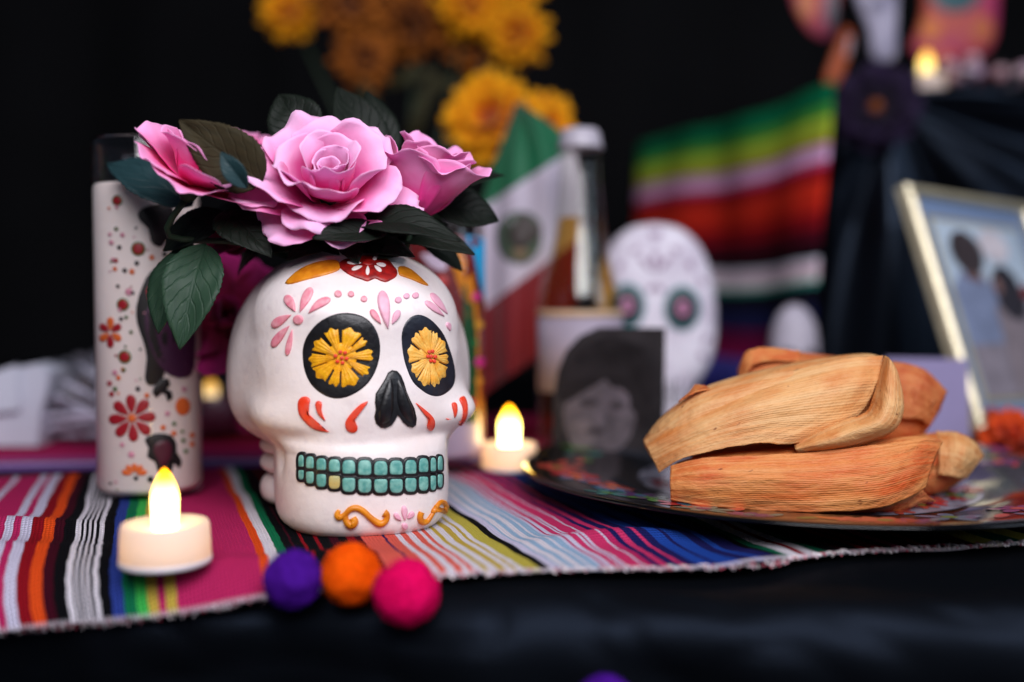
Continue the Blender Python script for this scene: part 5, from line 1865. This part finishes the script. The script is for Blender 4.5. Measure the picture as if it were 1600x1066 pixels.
Z0 = RZ + 0.0005
brow = [(zy(y), c) for y, c in [(150, H(12, 112, 73)), (178, H(73, 158, 61)), (196, H(170, 195, 61)), (226, H(183, 158, 48)), (236, H(214, 158, 195)), (250, H(239, 195, 239)), (262, H(207, 73, 122)), (272, H(170, 26, 34)), (292, H(224, 53, 34)), (318, H(209, 43, 31)), (338, H(146, 21, 29)), (362, H(80, 14, 31)), (386, H(21, 14, 24)), (406, H(228, 228, 243)), (413, H(245, 212, 228)), (430, H(245, 245, 245)), (440, H(60, 152, 136)), (448, H(23, 23, 38)), (476, H(32, 36, 78)), (508, H(106, 21, 66)), (536, H(146, 23, 78)), (556, H(76, 76, 167)), (590, H(45, 45, 121)), (620, H(30, 30, 60)), (660, H(182, 30, 76))]]
rows_ = [(max(0.0, Z0 - z), c) for z, c in brow]
rows_[0] = (0.0, rows_[0][1])
bl = stripe_sheet('striped_blanket', rows_, blanket_p, M['weave2'], None, nx=50, sub=3)
solid(bl, 0.003, 0)
tag(bl, 'woven blanket in green, lilac and red bands hanging down the riser side', 'blanket')

# purple fabric rosette on the riser corner
PURP = petal_mat('purple_rosette_fabric', H(10, 5, 16), H(30, 12, 48), 0.1)
rc = P(1370, 168, 838 * KR)
ros = thing('purple_rosette', rc, 'dark purple fabric flower pinned on the riser corner', 'flower')
fr_ = frame_from((CAM - rc).normalized() + Vector((-0.1, 0, 0.1)))
for li, (n_, L, W, p0, p1) in enumerate([(8, 40, 18, 84, 88), (7, 32, 16, 66, 62), (6, 21, 12, 40, 36)]):
    for k in range(n_):
        petal(ros, rc, fr_, R(360 * k / n_ + li * 21), 2, li * 2.0, L, W, R(p0), R(p1), R(20), 22, 2.6, 300 + li * 10 + k, PURP, roll=2, nu=9, nv=9)
v_, f_ = lathe([(0.0002, 0.005), (0.006, 0.006), (0.0075, 0.009), (0.005, 0.0125), (0.0002, 0.0135)], rc, 20, fr_[2])
obj('flower_heart', v_, f_, mat('rosette_heart', H(120, 56, 16), 0.7), ros)

# tealight on the riser
tealight(tuple(Vector((P(1441, 120, 905 * KR).x, 0.905 * KR, RZ + 0.002))), 'glowing tealight high on the black riser', fr=0.0066, fh=0.030, inner=0.0008, fm=flame_mat('riser_flame', 2.6))

# clear glass dishes with pale sweets, farther along the riser top
def dish(px, D, r, h, label):
    c = Vector(((px - 800) / F * D * 0.001, D * 0.001, RZ + 0.001))
    root = thing('glass_dish', c, label, 'dish', 'glass dishes on top of the riser')
    v_, f_ = lathe([(0.0002, 0.001), (r * 0.6, 0.0), (r * 0.75, h * 0.3), (r, h), (r * 0.95, h), (r * 0.7, h * 0.34), (0.0002, h * 0.2)], c, 40)
    obj('bowl', v_, f_, glass_mat('dish_glass', (0.95, 0.93, 0.97, 1), 0.08, 1.5), root)
    rn_ = random.Random(int(px))
    for k in range(9):
        a = rn_.uniform(0, 6.28)
        p = c + Vector((r * 0.55 * math.cos(a), r * 0.55 * math.sin(a), h * 0.55 + rn_.uniform(0, h * 0.4)))
        v_, f_ = lathe([(0.0001, -0.006), (0.005, -0.004), (0.0075, 0), (0.005, 0.004), (0.0001, 0.006)], p, 12, (rn_.uniform(-1, 1), rn_.uniform(-1, 1), 1))
        obj('sweet', v_, f_, mat('sweet', random.choice([H(226, 190, 190), H(206, 180, 196), H(216, 170, 170)]), 0.5), root)


dish(1500, 905 * KR, 0.026, 0.032, 'small glass dish of pale sweets right of the riser tealight')
dish(1580, 912 * KR, 0.030, 0.028, 'glass dish of pale sweets at the picture edge on the riser')


# painted ornaments standing on the riser (only their lower halves are in the picture)
def ornament(name, outl, D, thick, m_, label, shapes):
    xs = [p[0] for p in outl]; ys = [p[1] for p in outl]
    c = P(sum(xs) / len(xs), max(ys), D)
    root = thing(name, c, label, 'ornament')
    n_ = len(outl) * 4
    pts = [crom(outl + [outl[0]], k / n_) for k in range(n_)]
    c0 = (sum(xs) / len(xs), sum(ys) / len(ys))
    vs_ = []
    rings = [(1, thick), (1, 0), (0.93, -thick * 0.35), (0.6, -thick * 0.6), (0.25, -thick * 0.7)]
    for k, dz in rings:
        for x, y in pts: vs_.append(P(c0[0] + (x - c0[0]) * k, c0[1] + (y - c0[1]) * k, D + dz))
    vs_.append(P(c0[0], c0[1], D - thick * 0.72))
    fs = grid_faces(n_, len(rings), True)
    o0 = (len(rings) - 1) * n_
    fs += [(o0 + i, o0 + (i + 1) % n_, len(vs_) - 1) for i in range(n_)] + [tuple(range(n_))]
    obj('body', vs_, fs, m_, root)
    bv = BVHTree.FromPolygons(vs_, fs)
    for nm, pts_, c_ in shapes:
        relief(nm, pts_, mat(name + '_' + nm, c_, 0.5), root, bv, 1.0, dfall=D * 0.001)
    return root


ornament('painted_ornament', [(1420, 75), (1440, 20), (1445, -60), (1500, -100), (1555, -60), (1560, 20), (1548, 75), (1500, 100), (1450, 104)], 960 * KR, 12,
         mat('ornament_pink', H(168, 44, 96), 0.55, col2=H(190, 90, 50), vscale=22), 'round pink and orange painted ornament with teal band at top right',
         [('teal_ring', circ(1492, -25, 46, 46), H(40, 84, 92)), ('orange_spot', circ(1455, 45, 17, 19), H(206, 110, 40)), ('orange_spot', circ(1535, 45, 16, 22), H(186, 96, 50)), ('orange_band', [(1440, 84), (1480, 74), (1500, 92), (1450, 100)], H(196, 84, 60))])
ornament('pale_ribbon', [(1322, -40), (1340, 10), (1356, 50), (1364, 92), (1398, 92), (1402, 40), (1400, -40), (1360, -60)], 880 * KR, 8,
         mat('ribbon_pale', H(176, 170, 190), 0.6, col2=H(120, 116, 140), vscale=40), 'pale grey-white ribbon end rising above the purple flower',
         [('dark_spot', circ(1364, 10, 8, 9), H(96, 92, 110))])
ornament('painted_wing', [(1228, -40), (1240, 10), (1262, 48), (1290, 62), (1304, 40), (1310, -40), (1270, -60)], 960 * KR, 8,
         mat('wing_pink', H(190, 80, 80), 0.6, col2=H(150, 50, 90), vscale=25), 'pink and grey painted wing tip hanging at the top right',
         [('grey_edge', [(1290, -30), (1308, -30), (1306, 30), (1296, 50), (1288, 20)], H(120, 116, 124)), ('orange_spot', circ(1260, 5, 14, 26), H(196, 110, 60))])
ornament('orange_ribbon', [(1318, 40), (1334, 52), (1326, 90), (1308, 134), (1288, 130), (1296, 96)], 900 * KR, 6,
         mat('ribbon_orange', H(176, 78, 24), 0.6, col2=H(140, 60, 24), vscale=30), 'short orange ribbon tail left of the purple flower', [('pale_edge', [(1326, 56), (1333, 58), (1327, 88), (1320, 90)], H(170, 150, 160))])

# ------------------------------------------------------------------ gilt photo frame
def frame_thing():
    tl, bl_ = P(1412, 288, 752), P(1531, 676, 700)
    e_y = (bl_ - tl)
    dd = 700
    while dd < 905 and (P(1602, 320, dd) - tl).dot(e_y) > 0: dd += 1
    e_x = P(1602, 320, dd) - tl
    e_x = e_x - e_y * (e_x.dot(e_y) / e_y.length_squared)
    C0 = [tl, tl + e_x, tl + e_x + e_y, bl_]
    nn = (e_y).cross(e_x).normalized()
    if nn.y > 0: nn = -nn
    root = thing('framed_photo', (C0[2] + C0[3]) / 2, 'thin gold photo frame leaning back at the right edge', 'picture')
    gold = mat('gilt', H(204, 194, 164), 0.3, var=0.15, vscale=90, metal=0.4)
    W_, Hh = e_x.length, e_y.length
    ex, ey = e_x.normalized(), e_y.normalized()

    def pt(x, y, l_): return tl + ex * x + ey * y + nn * l_
    b = 0.0072
    for (x0, y0, x1, y1) in [(0, 0, W_, b), (0, Hh - b, W_, Hh), (0, b, b, Hh - b), (W_ - b, b, W_, Hh - b)]:
        c_ = 0.0022
        vs_ = [pt(x0, y0, -0.008), pt(x1, y0, -0.008), pt(x1, y1, -0.008), pt(x0, y1, -0.008), pt(x0, y0, 0.001), pt(x1, y0, 0.001), pt(x1, y1, 0.001), pt(x0, y1, 0.001),
               pt(x0 + c_, y0 + c_, 0.004), pt(x1 - c_, y0 + c_, 0.004), pt(x1 - c_, y1 - c_, 0.004), pt(x0 + c_, y1 - c_, 0.004)]
        fs = [(0, 1, 2, 3), (0, 4, 5, 1), (1, 5, 6, 2), (2, 6, 7, 3), (3, 7, 4, 0), (4, 8, 9, 5), (5, 9, 10, 6), (6, 10, 11, 7), (7, 11, 8, 4), (8, 11, 10, 9)]
        obj('frame_rail', vs_, fs, gold, root, smooth=False)

    def slab(name, x0, y0, x1, y1, l_, m_, th=0.001):
        vs_ = [pt(x0, y0, l_), pt(x1, y0, l_), pt(x1, y1, l_), pt(x0, y1, l_), pt(x0, y0, l_ - th), pt(x1, y0, l_ - th), pt(x1, y1, l_ - th), pt(x0, y1, l_ - th)]
        return obj(name, vs_, [(0, 1, 2, 3), (7, 6, 5, 4), (0, 4, 5, 1), (1, 5, 6, 2), (2, 6, 7, 3), (3, 7, 4, 0)], m_, root, smooth=False)
    slab('mat_board', b * 0.8, b * 0.8, W_ - b * 0.8, Hh - b * 0.8, -0.003, mat('mat_blue_grey', H(120, 142, 178), 0.6))
    i1 = 0.026
    slab('inner_gilt_line', i1 - 0.004, i1 - 0.004, W_ - i1 + 0.004, Hh - i1 + 0.004, -0.0022, gold)
    slab('photo_print', i1, i1, W_ - i1, Hh - i1, -0.0014, mat('photo_sky', H(206, 222, 236), 0.4, col2=H(186, 204, 222), vscale=20))

    def shape(name, pts, l_, c_):
        n_ = len(pts)
        w, h = W_ - 2 * i1, Hh - 2 * i1
        q = [pt(i1 + x * w, i1 + y * h, l_) for x, y in pts]
        cx = sum(q, Vector()) / n_
        obj(name, [cx] + q, [(0, 1 + k, 1 + (k + 1) % n_) for k in range(n_)], mat(name + '_tone', c_, 0.5, var=0.25, vscale=50), root, smooth=False)
    shape('printed_ground', [(0, 0.58), (0.4, 0.52), (1, 0.56), (1, 1), (0, 1)], -0.0010, H(150, 140, 150))
    shape('printed_shirt', [(0.0, 0.40), (0.12, 0.30), (0.34, 0.29), (0.50, 0.40), (0.52, 0.70), (0.0, 0.72)], -0.0008, H(140, 152, 184))
    shape('printed_neck', [(0.18, 0.34), (0.17, 0.22), (0.36, 0.22), (0.36, 0.36)], -0.0006, H(120, 88, 82))
    shape('printed_head', ell(0.27, 0.18, 0.18, 0.13), -0.0004, H(64, 50, 50))
    shape('printed_torso', [(0.40, 0.50), (0.52, 0.44), (0.78, 0.44), (0.94, 0.54), (1.0, 0.98), (0.36, 0.98)], -0.0003, H(150, 136, 142))
    shape('printed_hair', [(0.46, 0.50), (0.45, 0.34), (0.52, 0.26), (0.66, 0.24), (0.76, 0.30), (0.80, 0.46), (0.74, 0.56), (0.56, 0.57)], -0.0001, H(44, 38, 44))
    shape('printed_cheek', ell(0.50, 0.37, 0.045, 0.05), 0.0001, H(150, 112, 104))
    shape('printed_flower', ell(0.86, 0.40, 0.09, 0.05), 0.0001, H(150, 50, 50))
    shape('printed_blossom', ell(0.62, 0.12, 0.17, 0.10), -0.0005, H(236, 226, 232))
    # clear pane over the print, and the easel leg behind
    slab('glass_pane', b * 0.9, b * 0.9, W_ - b * 0.9, Hh - b * 0.9, 0.0014, glass_mat('pane_glass', (1, 1, 1, 1), 0.02, 1.45), 0.0008)
    top = pt(W_ / 2, Hh * 0.35, -0.008)
    v_, f_ = tube([top, Vector((top.x, top.y + 0.07, 0.0))], [0.004, 0.004], 8)
    obj('easel_leg', v_, f_, mat('easel_black', H(16, 16, 18), 0.6), root)


frame_thing()

# lavender folded card standing between the tamales and the frame
lc = [P(1384, 560, 724), P(1512, 562, 706), P(1516, 716, 706), P(1384, 716, 724)]
lav = thing('folded_card', (lc[2] + lc[3]) / 2, 'blank lavender folded card standing behind the tamales', 'card')
LAVM = mat('lavender_paper', H(150, 140, 182), 0.7, var=0.12, vscale=25)
card('front_leaf', lc, 0.0008, LAVM, lav)
card('back_leaf', [lc[0] + Vector((0.0, 0.0012, 0)), lc[1] + Vector((0, 0.0012, 0)), lc[2] + Vector((0.01, 0.03, 0)), lc[3] + Vector((0.01, 0.03, 0))], 0.0008, LAVM, lav)


# ------------------------------------------------------------------ blooms
def bloom(name, c, axis, r, layers, mats, label, group, petals_as_parts, heart, stem_to=None, seed=0, cat='flower'):
    root = thing(name, c, label, cat, group)
    fr = frame_from(axis)
    rn_ = random.Random(seed)
    allv, allf, alluv = [], [], []
    for li, (n_, Lk, Wk, p0, p1, z0, r0) in enumerate(layers):
        for k in range(n_):
            if petals_as_parts:
                petal(root, c, fr, R(360 * k / n_ + li * 13 + rn_.uniform(-6, 6)), r0 * r * 1000, z0 * r * 1000, Lk * r * 1000 * rn_.uniform(.85, 1.1), Wk * r * 1000, R(p0), R(p1), R(14), r * 500, r * 40, seed + li * 50 + k, mats[li % len(mats)], nu=5, nv=7)
            else:
                o = petal(root, c, fr, R(360 * k / n_ + li * 13 + rn_.uniform(-8, 8)), r0 * r * 1000, z0 * r * 1000, Lk * r * 1000 * rn_.uniform(.8, 1.15), Wk * r * 1000, R(p0 + rn_.uniform(-8, 8)), R(p1), R(14), r * 400, r * 60, seed + li * 50 + k, mats[0], nu=5, nv=6)
                me = o.data
                b0 = len(allv)
                allv += [v.co.copy() for v in me.vertices]
                uvd = {}
                for lp in me.loops: uvd[lp.vertex_index] = tuple(me.uv_layers[0].data[lp.index].uv)
                alluv += [uvd[i] for i in range(len(me.vertices))]
                allf += [tuple(b0 + i for i in p.vertices) for p in me.polygons]
                bpy.data.objects.remove(o)
                bpy.data.meshes.remove(me)
    if allv:
        o = obj('petals', allv, allf, mats[0], root, uv=alluv)
        solid(o, 0.0005, 0)
        tag(o, kind='stuff')
    if heart:
        v_, f_ = lathe([(0.0002, 0), (r * 0.26, 0), (r * 0.3, r * 0.08), (r * 0.2, r * 0.18), (0.0002, r * 0.2)], c, 20, axis)
        obj('flower_heart', v_, f_, heart, root)
    if stem_to is not None:
        v_, f_ = tube([c, c - Vector(axis).normalized() * r * 0.5, (c + stem_to) / 2, stem_to], [0.0022] * 4, 8)
        obj('stem', v_, f_, STEM, root)
    return root


YEL_P = petal_mat('golden_petal', H(226, 116, 4), H(255, 190, 14), 0.4)
AMB_P = petal_mat('amber_petal', H(84, 34, 6), H(176, 98, 22), 0.25)
ORG_P = petal_mat('marigold_petal', H(196, 40, 10), H(232, 84, 24), 0.3)
HRT = mat('bloom_heart', H(120, 50, 8), 0.8)
vase_c = Vector((P(640, 600, 960).x, 0.96, 0.001))
vase = thing('dark_vase', vase_c, 'dark vase holding the golden flowers, hidden behind the skull', 'vase')
v_, f_ = lathe([(0.0002, 0), (0.03, 0), (0.036, 0.02), (0.038, 0.06), (0.028, 0.12), (0.022, 0.15), (0.026, 0.165), (0.024, 0.165), (0.02, 0.15), (0.0002, 0.14)], vase_c, 40)
obj('vase_body', v_, f_, mat('vase_dark', H(22, 20, 22), 0.4), vase)
VT = vase_c + Vector((0, 0, 0.15))
LYS = [(16, .95, .16, 78, 82, 0, .1), (14, .8, .15, 58, 58, .08, .1), (12, .6, .14, 36, 34, .12, .08)]
LYC = [(16, .95, .14, 86, 96, -0.05, .1), (15, .9, .14, 66, 66, .05, .1), (14, .8, .13, 46, 44, .1, .08), (11, .6, .13, 26, 20, .12, .05)]
bloom('golden_flower', P(766, 190, 860), (CAM - P(766, 190, 860)).normalized() + Vector((-0.2, 0, 0.45)), 0.046, LYS, [YEL_P, YEL_P, YEL_P], 'bright golden flower just above the green flag tip', 'golden flowers behind the roses', True, HRT, VT, 500)
bloom('golden_flower', P(846, 200, 880), (CAM - P(846, 200, 880)).normalized() + Vector((0.6, 0, 0.3)), 0.036, LYS, [YEL_P, YEL_P, YEL_P], 'smaller golden flower between flag tip and bottle cap', 'golden flowers behind the roses', True, HRT, VT, 560)
for k, (x, y, D, r, mm, lab) in enumerate([(452, 22, 1000, 0.030, YEL_P, 'yellow bloom at the left end of the blurred top bunch'), (545, 8, 980, 0.036, AMB_P, 'amber bloom second from left in the blurred top bunch'), (570, 95, 990, 0.032, AMB_P, 'hanging amber bloom lowest at left in the top bunch'),
                                     (640, 40, 1010, 0.040, AMB_P, 'brown-amber bloom in the middle of the top bunch'), (735, 8, 990, 0.036, YEL_P, 'yellow bloom touching the top edge right of centre'), (806, 55, 980, 0.034, YEL_P, 'orange-yellow bloom at the right end of the top bunch'), (745, 75, 1020, 0.036, AMB_P, 'dim brown bloom under the right end of the top bunch'),
                                     (512, -30, 1000, 0.036, AMB_P, 'amber bloom cut by the top edge at left'), (800, -25, 1000, 0.034, YEL_P, 'golden bloom cut by the top edge at right')]):
    c = P(x, y, D)
    ax_ = (CAM - c).normalized() + Vector((random.uniform(-.5, .5), 0, random.uniform(-.4, .4)))
    bloom('chrysanthemum', c, ax_, r, LYC, [mm], lab, 'golden flowers behind the roses', False, HRT, VT + Vector((0, 0.02, 0)), 600 + 70 * k)
# loose leaves of that bouquet
bq = thing('bouquet_leaves', VT, 'olive green leaves among the blurred golden flowers', 'leaves')
for k, (bx, by, tx, ty, w) in enumerate([(640, 240, 690, 100, 22), (610, 230, 560, 120, 20), (600, 138, 690, 112, 24), (650, 150, 730, 130, 20)]):
    lf(bq, bx, by, tx, ty, w, 985, 975, leaf_mat('bouquet_leaf', H(34, 34, 16), H(54, 50, 26), 0.7), seed=90 + k)
v_, f_ = tube([VT, P(640, 240, 985), P(650, 150, 985)], [0.002, 0.002, 0.0015], 8)
obj('stem', v_, f_, STEM, bq)
# orange marigolds by the frame
bloom('marigold', P(1584, 694, 684), Vector((-0.2, -0.6, 0.7)), 0.026, LYC, [ORG_P], 'bright orange marigold head at the right edge', 'orange marigolds on the table', False, None, None, 900)
bloom('marigold', P(1538, 676, 716), Vector((-0.5, -0.3, 0.8)), 0.021, LYC, [petal_mat('marigold_dark', H(130, 30, 10), H(196, 70, 34), 0.3)], 'darker orange marigold at the lower corner of the frame', 'orange marigolds on the table', False, None, None, 960)

# ------------------------------------------------------------------ white box and wrapped bread at the left
wb = thing('white_box', Vector((-0.37, 0.75, 0)), 'plain white carton cut off by the left picture edge', 'box')
def boxm(name, x0, x1, y0, y1, z0, z1, m_, parent, bev=0.002):
    bm = bmesh.new()
    bmesh.ops.create_cube(bm, size=1)
    for v in bm.verts:
        v.co = Vector((x0 + (v.co.x + .5) * (x1 - x0), y0 + (v.co.y + .5) * (y1 - y0), z0 + (v.co.z + .5) * (z1 - z0)))
    bmesh.ops.bevel(bm, geom=bm.edges[:], offset=bev, segments=2, affect='EDGES')
    vs_ = [v.co.copy() for v in bm.verts]; fs = [tuple(v.index for v in f.verts) for f in bm.faces]
    bm.free()
    return obj(name, vs_, fs, m_, parent)
PAPW = mat('white_card', H(206, 208, 224), 0.6, var=0.1, vscale=20)
co = [(-60, 604), (0, 592), (28, 574), (58, 568), (80, 580), (76, 612), (66, 648), (62, 704), (-60, 708)]
vs_ = []
for dd in (738, 735, 735, 800, 803):
    sh = 1.0 if dd not in (738, 803) else 0.985
    for x, y in co:
        q = P(20 + (x - 20) * sh, 640 + (y - 640) * sh, 735 if dd < 760 else 735)
        q.y += (dd - 735) * 0.001 * (1 if dd > 740 else (-1 if dd == 738 else 0))
        q.z = max(q.z, 0.0055)
        vs_.append(q)
nb = len(co)
obj('carton', vs_, grid_faces(nb, 5, True) + [tuple(range(nb))[::-1], tuple(range(4 * nb, 5 * nb))], PAPW, wb, smooth=False)
card('lid_flap', [P(-60, 598, 730), P(26, 570, 730), P(30, 640, 726), P(-60, 652, 726)], 0.0006, PAPW, wb)

bag = thing('bread_bag', Vector((-0.31, 0.76, 0)), 'crumpled clear bag of brown bread between the carton and printed candle', 'bag')
BRD = mat('bread_crust', H(104, 64, 46), 0.7, col2=H(56, 30, 22), vscale=40, bump=0.5, bscale=120)
for k, (x, y, z, r) in enumerate([(-0.335, 0.765, 0.026, 0.020), (-0.302, 0.755, 0.024, 0.020), (-0.318, 0.775, 0.048, 0.017), (-0.285, 0.775, 0.040, 0.016)]):
    bm = bmesh.new(); bmesh.ops.create_icosphere(bm, subdivisions=4, radius=1)
    vs_ = [Vector((x, y, z)) + Vector((v.co.x * 1.15, v.co.y, v.co.z * 0.85)) * r * (1 + 0.12 * noise.noise(v.co * 1.8 + Vector((k * 5, 0, 0)))) for v in bm.verts]
    fs = [tuple(v.index for v in f.verts) for f in bm.faces]; bm.free()
    obj('bread_roll', vs_, fs, BRD, bag)
bm = bmesh.new(); bmesh.ops.create_icosphere(bm, subdivisions=5, radius=1)
vs_ = []
for v in bm.verts:
    d = v.co.normalized()
    k = 1 + 0.28 * abs(noise.noise(d * 2.4 + Vector((3, 1, 7)))) + 0.20 * abs(noise.noise(d * 5.5)) + 0.05 * abs(noise.noise(d * 12))
    p = Vector((-0.312, 0.765, 0.034)) + Vector((d.x * 0.052, d.y * 0.030, d.z * 0.034)) * k
    p.z = max(0.0055, p.z)
    vs_.append(p)
fs = [tuple(v.index for v in f.verts) for f in bm.faces]; bm.free()
m_, nt, b = new_mat('crumpled_film')
nt.nodes.remove(b)
tr = nt.nodes.new('ShaderNodeBsdfTransparent'); gl = nt.nodes.new('ShaderNodeBsdfGlossy'); gl.inputs['Roughness'].default_value = 0.22
df = nt.nodes.new('ShaderNodeBsdfDiffuse'); df.inputs[0].default_value = H(206, 206, 226)
fr2 = nt.nodes.new('ShaderNodeLayerWeight'); fr2.inputs[0].default_value = 0.28
ms1 = nt.nodes.new('ShaderNodeMixShader'); ms1.inputs[0].default_value = 0.10
ms2 = nt.nodes.new('ShaderNodeMixShader')
nt.links.new(tr.outputs[0], ms1.inputs[1]); nt.links.new(df.outputs[0], ms1.inputs[2])
nt.links.new(fr2.outputs[0], ms2.inputs[0]); nt.links.new(ms1.outputs[0], ms2.inputs[1]); nt.links.new(gl.outputs[0], ms2.inputs[2])
nt.links.new(ms2.outputs[0], nt.nodes['Material Output'].inputs[0])
obj('film', vs_, fs, m_, bag)
GATH = mat('film_gather', H(206, 202, 222), 0.4, var=0.15, vscale=60, spec=0.5)
rn = random.Random(4)
for k in range(15):
    kx = Vector((-0.268, 0.742, 0.012)) + Vector((0, 0, rn.uniform(-0.004, 0.006)))
    a_ = R(100 + 6.2 * k)
    e_ = kx + Vector((math.cos(a_) * 0.075 - 0.012, rn.uniform(-0.004, 0.02), max(0.0, math.sin(a_)) * 0.058 + rn.uniform(-0.002, 0.004)))
    mid_ = (kx + e_) / 2 + Vector((rn.uniform(-.004, .004), -0.010, rn.uniform(0.0, 0.008)))
    pts_ = [crom([tuple(kx), tuple(mid_), tuple(e_)], q / 9) for q in range(10)]
    v_, f_ = tube(pts_, [0.0008 + 0.0034 * (q / 9) * (1 - 0.5 * q / 9) * rn.uniform(0.7, 1.3) for q in range(10)], 6)
    obj('film_gather', v_, f_, GATH, bag)
